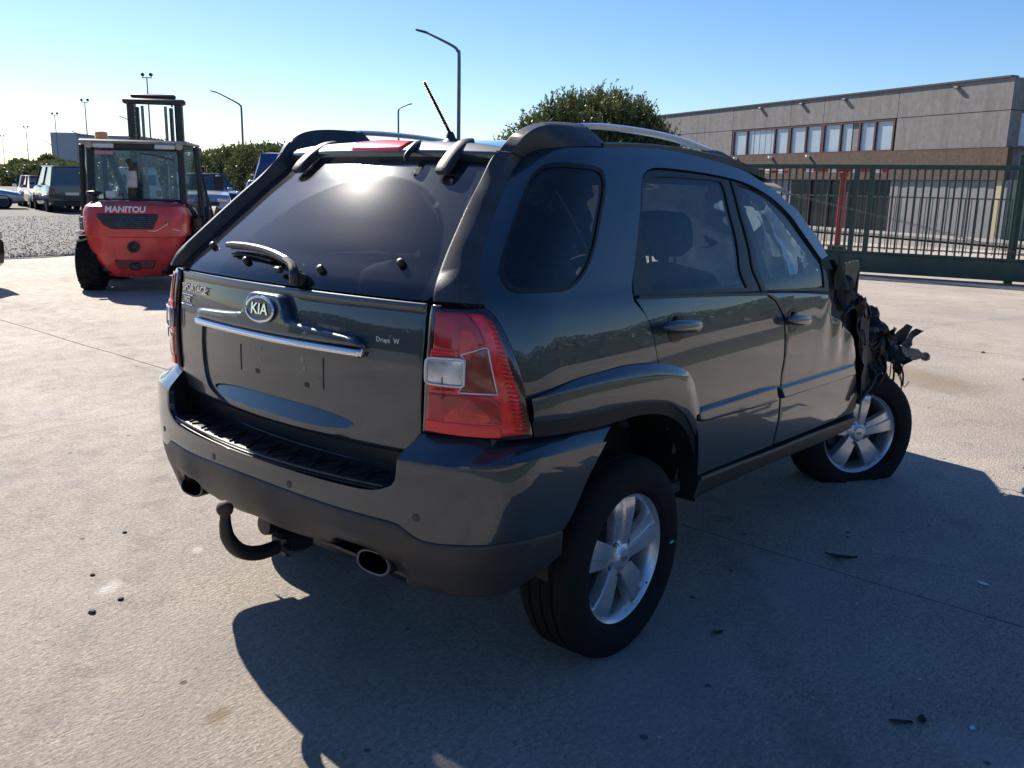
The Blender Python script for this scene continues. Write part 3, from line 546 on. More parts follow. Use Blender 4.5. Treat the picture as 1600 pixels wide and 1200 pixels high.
# ---------------------------------------------------------------- the crashed car
car = empty('sport_utility_car', (0, 0, 0), 0, 'dark blue-grey sport utility car with a torn-off front end, in the foreground', 'car')
def mir(o, s): return o if s > 0 else [(-p[0],)+tuple(p[1:]) for p in o]
def BP(t, z, off=0., S=BODY): return Vector(S(t, z)+off*S.normal(np.array(t, float), np.array(z, float)))
def rear_glass_mat():
    m = glass_mat('dusty_rear_window_glass', (.085, .095, .105), 1.0, .012, .05, (.36, .39, .44), 60); t = m.node_tree; N = t.nodes.new; L = t.links.new
    mr = [n for n in t.nodes if n.type == 'MAP_RANGE'][0]; mx = [n for n in t.nodes if n.type == 'MIX_SHADER' and n.inputs[0].is_linked and n.inputs[0].links[0].from_node == mr][0]
    tc = [n for n in t.nodes if n.type == 'TEX_COORD'][0]; d = N('ShaderNodeVectorMath'); d.operation = 'DISTANCE'; d.inputs[1].default_value = (-.72, -.125, 1.25); L(tc.outputs['Object'], d.inputs[0])
    r = N('ShaderNodeMapRange'); r.interpolation_type = 'SMOOTHSTEP'; r.inputs['From Min'].default_value = .462; r.inputs['From Max'].default_value = .476; r.inputs['To Min'].default_value = .22; r.inputs['To Max'].default_value = 1; L(d.outputs['Value'], r.inputs['Value'])
    mu = N('ShaderNodeMath'); mu.operation = 'MULTIPLY'; L(mr.outputs[0], mu.inputs[0]); L(r.outputs[0], mu.inputs[1]); L(mu.outputs[0], mx.inputs[0])
    out = [n for n in t.nodes if n.type == 'OUTPUT_MATERIAL'][0]; last = out.inputs[0].links[0].from_socket; g1 = N('ShaderNodeBsdfGlossy'); g1.inputs['Roughness'].default_value = .15; g1.inputs[0].default_value = (.9, .9, .9, 1); m3 = N('ShaderNodeMixShader'); m3.inputs[0].default_value = .018; L(last, m3.inputs[1]); L(g1.outputs[0], m3.inputs[2]); L(m3.outputs[0], out.inputs[0]); return m
M['rear_window'] = rear_glass_mat()
for s in (1, -1):
    qp = panel('quarter_panel', BODY, mir(OUT['side_frame'], s), M['paint'], car, holes=[mir(OUT['quarter_glass'], s)], inset=.0015, step=.028)
    qg = panel('quarter_window', BODY, mir(OUT['quarter_glass'], s), M['glass_dark'], car, off=-.003, inset=.004, thick=.004, roll=0)
    panel('seal', BODY, mir(OUT['quarter_glass'], s), M['rubber'], qg, holes=[mir(OUT['quarter_glass'], s)], inset=-.006, off=.0015, step=.05, roll=0)
    # tail lamp
    lp = empty('tail_lamp'); lp.parent = car
    panel('housing', BODY, mir(OUT['lamp'], s), M['lens_house'], lp, off=.004, inset=.002, thick=.05, bulge=(.010, .02), step=.02)
    pz = dict(step=.018, thick=.006)
    body_lens = [(p[0], p[1]) for p in ()]
    panel('lens', BODY, mir([(1.10, 1.205, 1), (1.36, 1.203), (1.43, 1.19), (1.53, 1.13), (1.60, 1.06), (1.655, .98), (1.69, .90), (1.695, .873, 1), (1.05, .885, 1)], s), M['lens_red'], lp, off=.013, bulge=(.003, .01), **pz)
    for nm, key, mt, of in (('upper_reflector', 'upper', 'lens_dark', .017), ('stop_reflector', 'redbar', 'lens_bright', .0175), ('turn_indicator', 'turn', 'lens_smoke', .018), ('lower_reflector', 'lower', 'lens_dark', .017), ('reflex_strip', 'strip', 'lens_bright', .0175)):
        panel(nm, BODY, mir(OUT['lamp_'+key], s), M[mt], lp, off=of, bulge=(.002, .006), **pz)
    panel('glow_patch', BODY, mir([(1.27, 1.165), (1.33, 1.16), (1.385, 1.115), (1.37, 1.10), (1.26, 1.085)], s), M['lens_orange'], lp, off=.0195, bulge=(.001, .006), **pz)
    panel('glow_patch', BODY, mir([(1.25, .955), (1.45, .94), (1.47, .92), (1.36, .912), (1.18, .918)], s), M['lens_orange'], lp, off=.0193, bulge=(.001, .006), **pz)
    rv = panel('reversing_lens', BODY, mir(OUT['lamp_rev'], s), M['lens_clear'], lp, off=.021, bulge=(.004, .008), **pz)
    for a, b2 in (((1.10, 1.0), (1.235, 1.0)), ((1.165, 1.035), (1.165, .975))):
        MB().tube([BP(s*a[0], a[1], .0255), BP(s*b2[0], b2[1], .0255)], .0018, 6, smooth=0).build('divider', M['lens_house'], rv)
    rings = [('rev', .0275, .0034), ('turn', .0215, .0022)]
    for key, of, rr in rings:
        o2 = smooth_outline([(float(umet(p[0])), p[1])+tuple(p[2:]) for p in mir(OUT['lamp_'+key], s)], .012)
        pts = [BP(float(uinv(u)), z, of) for u, z in o2]; MB().tube(pts+[pts[0]], rr, 6, smooth=0).build('lens_rim', M['lens_edge'], lp)
    for k in range(26):                                   # ribbed side reflector
        f = k/25; z = 1.185-.30*f; t0 = 1.44+.245*f**.75-.03*f; w = .045+.055*f
        a, b2 = BP(s*(t0-.015), z+.002, .0165), BP(s*(t0+w-.02), z-.004, .0145)
        MB().tube([a, (a+b2)/2+BODY.normal(np.array(s*t0), np.array(z)).tolist()[0]*Vector((.002, 0, 0)), b2], .0030, 6, smooth=0).build('side_rib', M['lens_orange' if k > 19 else 'lens_red'], lp)
    # wheel-arch flare: top shelf, face, black lip
    cv = {k: [BP(s*p[0], p[1], of) for p in OUT[k]] for k, of in (('fl_a', .001), ('fl_b', .024), ('fl_c', .020), ('fl_d', .006))}
    mid = [a.lerp(b2, .55)+Vector((0, -s*.005, .003)) for a, b2 in zip(cv['fl_a'], cv['fl_b'])]
    b1 = [b2.lerp(a, .05) for a, b2 in zip(mid, cv['fl_b'])]; b3 = [b2.lerp(c, .04) for b2, c in zip(cv['fl_b'], cv['fl_c'])]
    fm = [b2.lerp(c, .55)+Vector((0, -s*.004, 0)) for b2, c in zip(cv['fl_b'], cv['fl_c'])]
    tip = cv['fl_a'][0]
    fl = loft('wheel_arch_flare', [cv['fl_a'], mid, b1, b3, fm, cv['fl_c']], M['paint'], car, 6, 60)
    inn = [Vector((p.x, p.y+s*.10, p.z+.004)) for p in cv['fl_d']]
    c2 = [p+Vector((0, s*.006, 0)) for p in cv['fl_c']]
    loft('arch_lip', [cv['fl_c'], c2, cv['fl_d'], inn], M['trim_dark'], fl, 6, 40)
    # doors
    rd = panel('rear_door', BODY, mir(OUT['rear_door'], s), M['paint'], car, inset=.002, step=.028)
    panel('window_frame', BODY, mir(OUT['rear_frame'], s), M['trim_dark'], rd, holes=[mir(OUT['rear_glass'], s)], off=-.006, inset=.003, step=.03)
    panel('window', BODY, mir(OUT['rear_glass'], s), M['glass_mid' if s > 0 else 'glass_clear'], rd, off=-.014, inset=-.003, thick=0, roll=0)
    panel('moulding', BODY, mir(OUT['mould_r'], s), M['paint'], rd, off=.002, bulge=(.017, .011), step=.02, res=.012)
    fd = panel('front_door', BODY, mir(OUT['front_door'], s), M['paint'], car, inset=.002, step=.028, disp=(lambda t, z: .010*np.sin(t*31)*np.exp(-((t-4.3)/.28)**2)*np.exp(-((z-.98)/.16)**2)) if s > 0 else None)
    panel('window_frame', BODY, mir(OUT['front_frame'], s), M['trim_dark'], fd, holes=[mir(OUT['front_glass'], s)], off=-.006, inset=.003, step=.03)
    panel('window', BODY, mir(OUT['front_glass'], s), M['glass_clear'], fd, off=-.014, inset=-.003, thick=0, roll=0)
    panel('moulding', BODY, mir(OUT['mould_f'], s), M['paint'], fd, off=.002, bulge=(.017, .010), step=.02, res=.012)
    panel('belt_strip', BODY, mir([(2.405, 1.213, 1), (2.85, 1.187), (3.33, 1.155, 1), (3.33, 1.142, 1), (2.85, 1.175), (2.405, 1.201, 1)], s), M['trim_dark'], rd, off=.001, bulge=(.004, .006), step=.02)
    panel('sill', BODY, mir(OUT['sill'], s), M['trim_dark'], car, off=.012, inset=.001, bulge=(.006, .012), step=.03, thick=.05)
    for d, (xa, xb, za, zb) in ((rd, (.095, .345, 1.105, 1.087)), (fd, (1.045, 1.285, 1.037, 1.013))):
        ta, tb = float(BODY.tx(xa, za)), float(BODY.tx(xb, zb)); tm = (ta+tb)/2; zm = (za+zb)/2
        panel('handle_recess', BODY, mir([(tm-.035, zm+.04), (tm+.03, zm+.042), (tm+.055, zm), (tm+.03, zm-.048), (tm-.03, zm-.046), (tm-.055, zm)], s), M['gloss_black'], d, off=.0015, thick=0, roll=0, step=.03)
        hd = MB(); P0 = BP(s*ta, za, .03); P1 = BP(s*tb, zb, .03); n = 14; ring = 12; ax = (P1-P0); L_ = ax.length; ax.normalize(); nn = Vector((0, -s, 0)); up = ax.cross(nn); up = up if up.z > 0 else -up
        for i in range(n+1):
            f = i/n; e = max(.06, (1-abs(2*f-1)**3.2)**.5); bow = .012*(1-(2*f-1)**2)
            for k in range(ring): a = 2*math.pi*k/ring; hd.v.append(tuple(P0+ax*(L_*f)+up*(math.cos(a)*.023*e)+nn*(math.sin(a)*.015*e+bow)))
        for i in range(n):
            for k in range(ring): hd.f.append((i*ring+k, i*ring+(k+1) % ring, (i+1)*ring+(k+1) % ring, (i+1)*ring+k)); hd.mi.append(0)
        hd.f += [tuple(range(ring)), tuple(range(n*ring, (n+1)*ring))]; hd.mi += [0, 0]
        hd.build('handle', M['paint'], d)
        c = BP(s*(tm+.0), zm+.022, .006); MB().lathe(c, (0, -s, 0), [(.0, .004), (.009, .004), (.012, .0), (.012, -.01)], 14).build('lock_cylinder', M['trim_dark'], d)
    # D-pillar trim running up into the roof-rail cap
    rows = TRIM; G_, I_, K_, O_ = ([Vector((r[k][0], r[k][1]*s, r[k][2])) for r in rows] for k in range(4))
    I1 = [i.lerp(g2, .12) for i, g2 in zip(I_, G_)]; I2 = [i.lerp(k, .12) for i, k in zip(I_, K_)]; K1 = [k.lerp(i, .10) for i, k in zip(I_, K_)]; K2 = [k.lerp(o_, .12) for k, o_ in zip(K_, O_)]
    Im = [i+(i-(i1+i2)/2)*.2 for i, i1, i2 in zip(I_, I1, I2)]
    O2 = [o_+Vector((.014, s*.030, -.012)) for o_ in O_]; O_ = [o_+Vector((.004, -s*.003, 0)) for o_ in O_]
    tr = loft('pillar_trim', [G_, I1, I2, K1, K2, O_, O2], M['trim'], car, 5, 38)
    n = len(I1)
    capb = MB(); e = [G_[-1], I_[-1], K_[-1], O_[-1]]; e2 = [p+Vector((.06, 0, -.045 if i in (1, 2) else -.004)) for i, p in enumerate(e)]
    capb.add([tuple(p) for p in e+e2], [(0, 1, 5, 4), (1, 2, 6, 5), (2, 3, 7, 6), (4, 5, 6, 7)]); capb.build('rail_cap_end', M['trim'], tr)
    seam = [r for r in (I_[7], I_[7].lerp(K_[7], .5), K_[7], K_[7].lerp(O_[7], .5), O_[7])]
    MB().tube([p+(p-Vector((.1, 0, 1.2))).normalized()*.0005 for p in seam], .0022, 5, smooth=3).build('seam', M['rubber'], tr)
    # roof rail
    rl = MB(); path = spline([(.05, -.578*s, 1.735), (.20, -.58*s, 1.742), (.45, -.583*s, 1.738), (.70, -.583*s, 1.722), (.93, -.58*s, 1.692)], 8); q = []
    for p in path: q.append([p+Vector((0, s*dy, dz)) for dy, dz in ((-.016, -.009), (-.019, .003), (-.009, .011), (.009, .011), (.019, .003), (.016, -.009))])
    for i, r_ in enumerate(q):
        rl.v += [tuple(p) for p in r_]
        if i:
            for k in range(6): rl.f.append(((i-1)*6+k, (i-1)*6+(k+1) % 6, i*6+(k+1) % 6, i*6+k)); rl.mi.append(0)
    rl.f += [tuple(range(6)), tuple(range((len(q)-1)*6, len(q)*6))]; rl.mi += [0, 0]
    rail = rl.build('roof_rail', M['alloy'], car, True, 50)
    ft = MB(); ft.v = []; path = spline([(.86, -.585*s, 1.683), (.95, -.585*s, 1.70), (1.06, -.59*s, 1.678), (1.17, -.595*s, 1.648), (1.30, -.60*s, 1.60)], 5)
    for i, p in enumerate(path):
        zr = 1.655-.09*max(0, p.x-.8); hgt = p.z
        ft.v += [(p.x, p.y-s*.035, zr-.03), (p.x, p.y-s*.024, hgt-.006), (p.x, p.y, hgt), (p.x, p.y+s*.024, hgt-.006), (p.x, p.y+s*.035, zr-.03)]
        if i:
            for k in range(4): ft.f.append(((i-1)*5+k, (i-1)*5+k+1, i*5+k+1, i*5+k)); ft.mi.append(0)
    ft.f += [(0, 1, 2, 3, 4), tuple((len(path)-1)*5+k for k in range(5))]; ft.mi += [0, 0]
    ft.build('rail_foot', M['trim_dark'], rail)
    edge = [BODY(BODY.tx(x, z), z) for x, z in ((.06, 1.675), (.3, 1.683), (.55, 1.683), (.8, 1.670), (1.0, 1.65), (1.2, 1.612))]
    st = [[Vector((p[0], p[1]*s+s*dy, p[2]+dz)) for p in edge] for dy, dz in ((-.004, -.02), (-.004, .006), (.018, .012), (.05, .008))]
    loft('drip_strip', st, M['trim_dark'], rail, 5, 40)
# roof skin
def roof_edge(x): return float(np.interp(x, [-.24, 0, .3, .6, .8, 1.0, 1.2, 1.4, 1.55], [1.652, 1.668, 1.678, 1.676, 1.663, 1.643, 1.607, 1.555, 1.50]))
def roof_crown(x): return float(np.interp(x, [-.26, -.1, .1, .4, .7, 1.0, 1.25, 1.45], [1.664, 1.685, 1.702, 1.715, 1.708, 1.683, 1.645, 1.60]))
def roof_pt(u, v, d=0):
    x = -.255+u*1.72; y = (2*v-1); ze = roof_edge(x)-.006; ye = float(BODY.width(x, ze))-.012
    if x < 0: ye = min(ye, .555+(x+.255)*.25)
    z = ze+(roof_crown(x)-ze)*(1-abs(y)**2.4)-d; return (x, y*ye, z)
MB().grid(roof_pt, 60, 40).build('roof', M['paint'], car, True, 60)
MB().grid(lambda u, v: roof_pt(u, v*.96+.02, .035), 20, 14).build('headliner', M['interior'], car)
# antenna
an = MB().lathe((.0, -.05, 1.688), (-.12, 0, 1), [(.0, -.01), (.035, -.006), (.032, .006), (.018, .016), (.014, .03), (.009, .038), (0, .04)], 18).build('antenna', M['trim_dark'], car)
b = MB(); a0, a1 = Vector((-.005, -.05, 1.72)), Vector((-.135, -.05, 1.885)); b.cyl(a0, a1, .0055, .0042, 10)
for k in range(34): p = a0.lerp(a1, (k+.5)/34); d = (a1-a0).normalized()*.0016; b.cyl(p-d, p+d, .0068, n=10)
b.build('mast', M['trim_dark'], an)
# hatch
def hatch_disp(t, z):
    y = np.abs(t)*.62; h = np.zeros_like(t)
    sm = lambda a, lo, hi: np.clip((a-lo)/(hi-lo), 0, 1)**2*(3-2*np.clip((a-lo)/(hi-lo), 0, 1))
    h += .004*np.exp(-((z-1.218)/.012)**2)
    h -= .02*sm(.81-z, 0, .03)
    return h
half = [(.69, 1.068, 1), (.703, .99), (.69, .90), (.665, .857), (.63, .836), (.557, .817), (.469, .803), (.36, .799), (0, .797)]
REC = half+[(-p[0],)+tuple(p[1:]) for p in reversed(half[:-1])]
OVA = [(math.copysign(abs(math.cos(a))**.8, math.cos(a))*.60, .848+math.sin(a)*.031) for a in np.linspace(0, 2*math.pi, 28, endpoint=False)]
hatch = panel('tailgate', BODY, [(-1.0, 1.226, 1), (-.5, 1.227), (0, 1.2275), (.5, 1.227), (1.0, 1.226, 1), (1.008, 1.10), (1.0, .865, 1), (.97, .835), (.90, .792), (.75, .783), (.4, .780), (0, .779), (-.4, .780), (-.75, .783), (-.90, .792), (-.97, .835), (-1.0, .865, 1), (-1.008, 1.10)], M['paint'], car, holes=[REC], inset=.0015, step=.02, disp=hatch_disp)
panel('plate_recess', BODY, REC, M['paint'], hatch, holes=[OVA], off=-.011, inset=-.002, step=.02, roll=0, thick=.03)
panel('scoop', BODY, OVA, M['paint'], hatch, off=-.012, inset=-.003, step=.012, roll=0, thick=.0, disp=lambda t, z: .010-.030*np.clip((z-.817)/.062, 0, 1))
panel('rear_window', BODY, [(-.985, 1.2325), (-.5, 1.232), (0, 1.232), (.5, 1.232), (.985, 1.2325), (1.03, 1.25), (1.02, 1.4), (1.02, 1.55), (1.0, 1.622), (.9, 1.634), (.4, 1.637), (0, 1.638), (-.4, 1.637), (-.9, 1.634), (-1.0, 1.622), (-1.02, 1.55), (-1.02, 1.4), (-1.03, 1.25)], M['rear_window'], hatch, off=-.001, step=.03, thick=.005, roll=0)
gr = panel('garnish', BODY, [(-.69, 1.082, 1), (-.66, 1.110), (-.60, 1.116), (-.23, 1.132), (-.17, 1.165), (-.13, 1.198), (-.09, 1.203), (.09, 1.203), (.13, 1.198), (.17, 1.165), (.23, 1.132), (.60, 1.116), (.66, 1.110), (.69, 1.082, 1), (.3, 1.079), (-.3, 1.079)], M['paint'], hatch, off=.004, bulge=(.028, .013), step=.012)
panel('chrome_strip', BODY, [(-.69, 1.081, 1), (0, 1.080), (.69, 1.081, 1), (.68, 1.055, 1), (0, 1.054), (-.68, 1.055, 1)], M['chrome'], hatch, off=.016, bulge=(.016, .012), step=.02, thick=.02)
em = [BP(math.cos(a)*.068/.62, 1.150+math.sin(a)*.036, .040) for a in np.linspace(0, 2*math.pi, 41)]
b = MB(); b.add([tuple(p) for p in em[:-1]], [tuple(range(40))]); disc = b.build('emblem', M['gloss_black'], hatch)
MB().tube(em, .0046, 8, smooth=0).build('emblem_ring', M['chrome'], disc)
c = BP(0, 1.150, .0415)
nrm = Vector(BODY.normal(np.array(0.), np.array(1.15)).tolist()); rt = Vector((0, -1, 0)); upv = nrm.cross(rt) if nrm.cross(rt).z > 0 else -nrm.cross(rt)
text_obj('KIA', .048, M['chrome'], disc, frame_matrix(c, rt, upv), .0012, .0007, sx=1.15)
def on_hatch(t, z, off): 
    n_ = Vector(BODY.normal(np.array(t, float), np.array(z, float)).tolist()); a = BP(t+.05, z, 0)-BP(t-.05, z, 0); return frame_matrix(BP(t, z, off), a, Vector((0, 0, 1)))
text_obj('SPORTAGE', .038, M['chrome'], hatch, on_hatch(-.795, 1.168, .0045), .0014, .0, sx=1.12)
text_obj('VGT', .028, M['chrome'], hatch, on_hatch(-.885, 1.127, .0035), .0014, .0005)
for dz in (.017, -.017): MB().tube([BP(-.96, 1.127+dz, .004), BP(-.81, 1.127+dz, .004)], .0018, 6, smooth=0).build('badge_edge', M['chrome'], hatch)
text_obj('Drups', .020, M['white'], hatch, on_hatch(.785, 1.113, .003), .0002, 0)
text_obj('W', .020, M['white'], hatch, on_hatch(.86, 1.113, .003), .0002, 0)
# number-plate area: rails, holes, clips
for y, z0, z1 in ((.176, .935, 1.02), (-.246, .935, 1.03)):
    MB().tube([BP(-y/.62, z0, -.0115), BP(-y/.62, z1, -.0115)], .0032, 6, smooth=0).build('plate_slot', M['rubber'], hatch)
for y, z, w in ((.060, 1.022, .011), (.062, .985, .008), (-.152, 1.016, .010), (-.164, .988, .008), (-.135, .985, .004), (.12, 1.0, .004), (-.225, .965, .0035), (.005, .945, .003)):
    MB().lathe(BP(-y/.62, z, -.0115), nrm, [(0, .002), (w*.6, .002), (w, .0005), (w, -.003)], 14).build('plate_clip', M['steel'], hatch)
for y, z in ((.078, .945), (-.17, .938)): MB().box(BP(-y/.62, z, -.0125), (.004, .026, .016), bev=.001).build('plate_hole', M['rubber'], hatch)
# spoiler with high brake lamp, hinge covers, washer bracket
sp = panel('spoiler', BODY, [(-1.04, 1.640, 1), (-.8, 1.653), (-.4, 1.661), (0, 1.664), (.4, 1.661), (.80, 1.653), (1.04, 1.640, 1), (1.04, 1.612, 1), (.5, 1.619), (0, 1.620), (-.5, 1.619), (-1.04, 1.612, 1)], M['paint'], hatch, off=.012, bulge=(.018, .010), step=.02, thick=.03)
panel('brake_lamp', BODY, [(-.285, 1.655, 1), (0, 1.660), (.285, 1.655, 1), (.25, 1.628), (.22, 1.625), (-.22, 1.625), (-.25, 1.628)], M['lens_bright'], sp, off=.026, bulge=(.010, .010), step=.02)
for s in (1, -1):
    hb = MB(); path = spline([(-.368, -.362*s, 1.577), (-.335, -.358*s, 1.608), (-.295, -.352*s, 1.642), (-.25, -.345*s, 1.668), (-.215, -.340*s, 1.678)], 5); m_ = len(path); ring = 12
    for i, p in enumerate(path):
        f = i/(m_-1); w = .027*min(1, (f+.14)*5)**.5*(1-.2*f); h = .018*min(1, (f+.06)*4)**.5*(1-.35*f)
        d = (path[min(i+1, m_-1)]-path[max(i-1, 0)]).normalized(); nn = Vector((-d.z, 0, d.x)).normalized()
        for k in range(ring):
            a = 2*math.pi*k/ring; ca, sa = math.cos(a), math.sin(a); ca = math.copysign(abs(ca)**.45, ca); sa = math.copysign(abs(sa)**.45, sa)
            hb.v.append(tuple(p+Vector((0, 1, 0))*(ca*w)+nn*(sa*h)))
    for i in range(m_-1):
        for k in range(ring): hb.f.append((i*ring+k, i*ring+(k+1) % ring, (i+1)*ring+(k+1) % ring, (i+1)*ring+k)); hb.mi.append(0)
    hb.f += [tuple(range(ring)), tuple(range((m_-1)*ring, m_*ring))]; hb.mi += [0, 0]
    hb.build('hinge_cover', M['trim'], hatch, True, 30)
b = MB(); b.tube([(-.262, -.165, 1.672), (-.30, -.178, 1.662), (-.345, -.185, 1.632), (-.352, -.187, 1.612)], .013, 8, rfun=lambda f: .012-.005*f); b.build('washer_nozzle', M['trim_dark'], hatch)
# rear wiper
wp = empty('rear_wiper'); wp.parent = hatch
b = MB(); b.cyl(BP(.19, 1.250, .0), BP(.19, 1.250, .035), .022, .016, 14); b.tube([BP(.19, 1.235, .015), BP(.195, 1.252, .035), BP(.14, 1.270, .036), BP(.06, 1.282, .034)], .012, 8, rfun=lambda f: .017-.006*f); b.box(BP(.03, 1.262, .02), (.02, .03, .02), bev=.004); b.build('wiper_arm', M['trim_dark'], wp)
pts = [BP(t, z, .030) for t, z in ((.07, 1.282), (-.06, 1.295), (-.22, 1.305), (-.40, 1.309), (-.575, 1.306))]
b = MB(); b.tube(pts, .012, 8, rfun=lambda f: .0135-.003*f if f < .95 else .009); b.build('wiper_spine', M['trim'], wp)
b = MB(); b.tube([p+Vector((.016, 0, -.010)) for p in pts[1:]], .006, 6); b.tube([BP(t, z, .006) for t, z in ((-.12, 1.288), (-.3, 1.295), (-.55, 1.296))], .004, 5); b.build('wiper_blade', M['rubber'], wp)
for y, z in ((.515, 1.311), (.21, 1.282), (-.176, 1.283), (-.46, 1.318)):
    n_ = Vector(BODY.normal(np.array(-y/.62), np.array(z)).tolist()); MB().lathe(BP(-y/.61, z, 0), n_, [(.012, -.002), (.012, .010), (.009, .016), (.004, .018), (0, .018)], 14).build('glass_stud', M['trim_dark'], hatch)
# ---------------------------------------------------------------- rear bumper
def bt(x, z): return float(BUMP.tx(x, z))
half_top = [(0, .700), (.33, .697), (.63, .693), (.84, .695), (.945, .712), (.992, .737), (1.0, .801, 1), (1.2, .803), (1.41, .804), (1.66, .810), (1.98, .811), (2.12, .803), (bt(-.201, .791), .791, 1)]
half_arch = [(bt(-.243, .748), .748), (bt(-.292, .695), .695), (bt(-.345, .610), .610), (bt(-.389, .557), .557, 1)]
half_low = [(1.95, .577), (1.786, .583), (1.508, .580), (1.25, .574), (1.15, .577), (1.09, .590), (1.03, .606), (.97, .615), (.70, .620), (.33, .631), (0, .636)]
h_ = half_top[1:]+half_arch+half_low[:-1]
bump = panel('rear_bumper', BUMP, [half_top[0]]+h_+[half_low[-1]]+[(-p[0],)+tuple(p[1:]) for p in reversed(h_)], M['paint'], car, step=.025, thick=.02, roll=.004)
for s in (1, -1):
    cre = [BP(s*p[0], p[1], -.003, BUMP) for p in OUT['bump_crest']]; cre[0] = BP(s*1.0, .801, -.003, BUMP); top = [BP(s*p[0], p[1], -.004) for p in OUT['bump_top']]
    m1 = [a.lerp(b2, .12)+Vector((0, 0, .004)) for a, b2 in zip(cre, top)]
    loft('bumper_shelf', [cre, m1, [a.lerp(b2, .6)+Vector((0, 0, .003)) for a, b2 in zip(cre, top)], top, [p+Vector((.03, s*.05, -.012)) for p in top]], M['paint'], bump, 6, 50)
    zt = [.801, .78, .76, .737, .715]; wall = [[BP(s*1.0, z, -.004, BUMP) if z > .737 else BP(s*(.992 if z > .72 else .955), z, -.004, BUMP) for z in zt], [Vector((-.70, -s*(.615 if z > .72 else .58), z+(.05 if z > .78 else .0))) for z in zt]]
    loft('cheek_wall', wall, M['trim_dark'], bump, 3, 60)
    MB().lathe(BP(s*1.136, .643, 0, BUMP), Vector(BUMP.normal(np.array(s*1.136), np.array(.643)).tolist()), [(0, .0022), (.010, .002), (.012, .0), (.013, -.004)], 18).build('parking_sensor', M['valance'], bump)
    MB().lathe(BP(s*.34, .652, 0, BUMP), Vector(BUMP.normal(np.array(s*.34), np.array(.652)).tolist()), [(0, .0022), (.010, .002), (.012, .0), (.013, -.004)], 18).build('parking_sensor', M['valance'], bump)
# load step: ribbed black pad in the bumper recess, black wall behind painting the shadow gap
def lipx(y): t = min(.95, abs(y)/.60); return float(BUMP(t, .698)[0])
b = MB(); b.grid(lambda u, v: (lambda y: (lipx(y)+.006+(v**1.0)*(-.675-lipx(y)), y, .701+.010*min(1, v*9)-.012*max(0, v-.8)*5*.2))(-.575+1.15*u), 60, 10); pad = b.build('step_pad', M['trim_dark'], bump)
for k in range(21):
    y = -.51+1.02*k/20; x0 = lipx(y)+.028; d = .03 if k % 2 else -.03
    MB().tube([(x0, y-d*.4, .7125), (x0+.055, y+d*.5, .7125), (x0+.105, y-d*.1, .711)], .0042, 6, smooth=3).build('pad_rib', M['trim_dark'], pad)
MB().tube([(lipx(y)+.013, y, .712) for y in np.linspace(-.55, .55, 25)], .0035, 6, smooth=0).build('pad_edge', M['trim_dark'], pad)
MB().tube([(-.690+.05*(y/.5)**2, y, .7105) for y in np.linspace(-.5, .5, 21)], .003, 6, smooth=0).build('pad_edge', M['steel'], pad)
MB().grid(lambda u, v: (-.672-.0*v, -.63+1.26*u, .69+.17*v), 10, 3).build('shadow_gap_wall', M['trim_dark'], bump)
# valance with exhaust cut-outs
vt = [(0, .634), (.33, .629), (.70, .618), (.97, .613), (1.03, .604), (1.09, .588), (1.15, .575), (1.25, .572), (1.508, .578), (1.786, .581), (1.95, .575), (bt(-.391, .555), .555, 1)]
vb = [(bt(-.372, .47), .47, 1), (1.98, .435), (1.7, .405), (1.4, .40), (1.15, .405), (1.0, .415), (.93, .435, 1), (.905, .457), (.89, .479), (.855, .502), (.789, .515), (.707, .518), (.644, .520), (.605, .510), (.59, .490, 1), (.443, .480), (.30, .476), (.168, .476), (0, .486)]
def val_disp(t, z):
    a = np.abs(t); return -.03*np.clip((.56-z)/.15, 0, 1)**2*(a < 1.0)+.012*np.exp(-((a-.76)/.16)**2)*np.exp(-((z-.545)/.03)**2)
h_ = vt[1:]+vb[:-1]
val = panel('lower_valance', BUMP, [vt[0]]+h_+[vb[-1]]+[(-p[0],)+tuple(p[1:]) for p in reversed(h_)], M['valance'], bump, off=.001, step=.022, thick=.03, disp=val_disp, roll=.006)
for s in (1, -1):
    ex = empty('exhaust_tip'); ex.parent = car
    C0 = Vector((-.775, -s*.490, .460)); b = MB(); prof = []
    N_ = 28
    def ring_(x, k, tilt=.0): return [Vector((C0.x+x+tilt*math.sin(a), C0.y+math.copysign(abs(math.cos(a))**.75, math.cos(a))*.074*k, C0.z+math.copysign(abs(math.sin(a))**.85, math.sin(a))*.031*k-s*0)) for a in np.linspace(0, 2*math.pi, N_, endpoint=False)]
    R_ = [ring_(.22, .93), ring_(.02, 1.0, .01), ring_(.0, 1.0, .01), ring_(.0, .9, .01), ring_(.10, .86)]
    for r_ in R_: b.v += [tuple(p) for p in r_]
    for i in range(len(R_)-1):
        for k in range(N_): b.f.append((i*N_+k, i*N_+(k+1) % N_, (i+1)*N_+(k+1) % N_, (i+1)*N_+k)); b.mi.append(1 if i == 3 else 0)
    b.f.append(tuple(range(4*N_, 5*N_))); b.mi.append(1)
    b.build('tip_sleeve', [M['trim_dark'], M['gloss_black']], ex, True, 40); MB().tube(R_[3]+[R_[3][0]], .0032, 6, smooth=0).build('tip_rim', M['alloy_dark'], ex)
    loft('exhaust_hood', [[BP(s*t, z, -.004, BUMP) for t, z in ((.585, .487), (.60, .512), (.64, .521), (.707, .519), (.789, .516), (.855, .503), (.893, .479), (.92, .445))], [BP(s*t, z, -.02, BUMP)+Vector((.14, 0, -.01)) for t, z in ((.60, .487), (.61, .507), (.65, .512), (.707, .512), (.785, .51), (.845, .499), (.88, .478), (.90, .445))]], M['trim_dark'], ex, 5, 60)
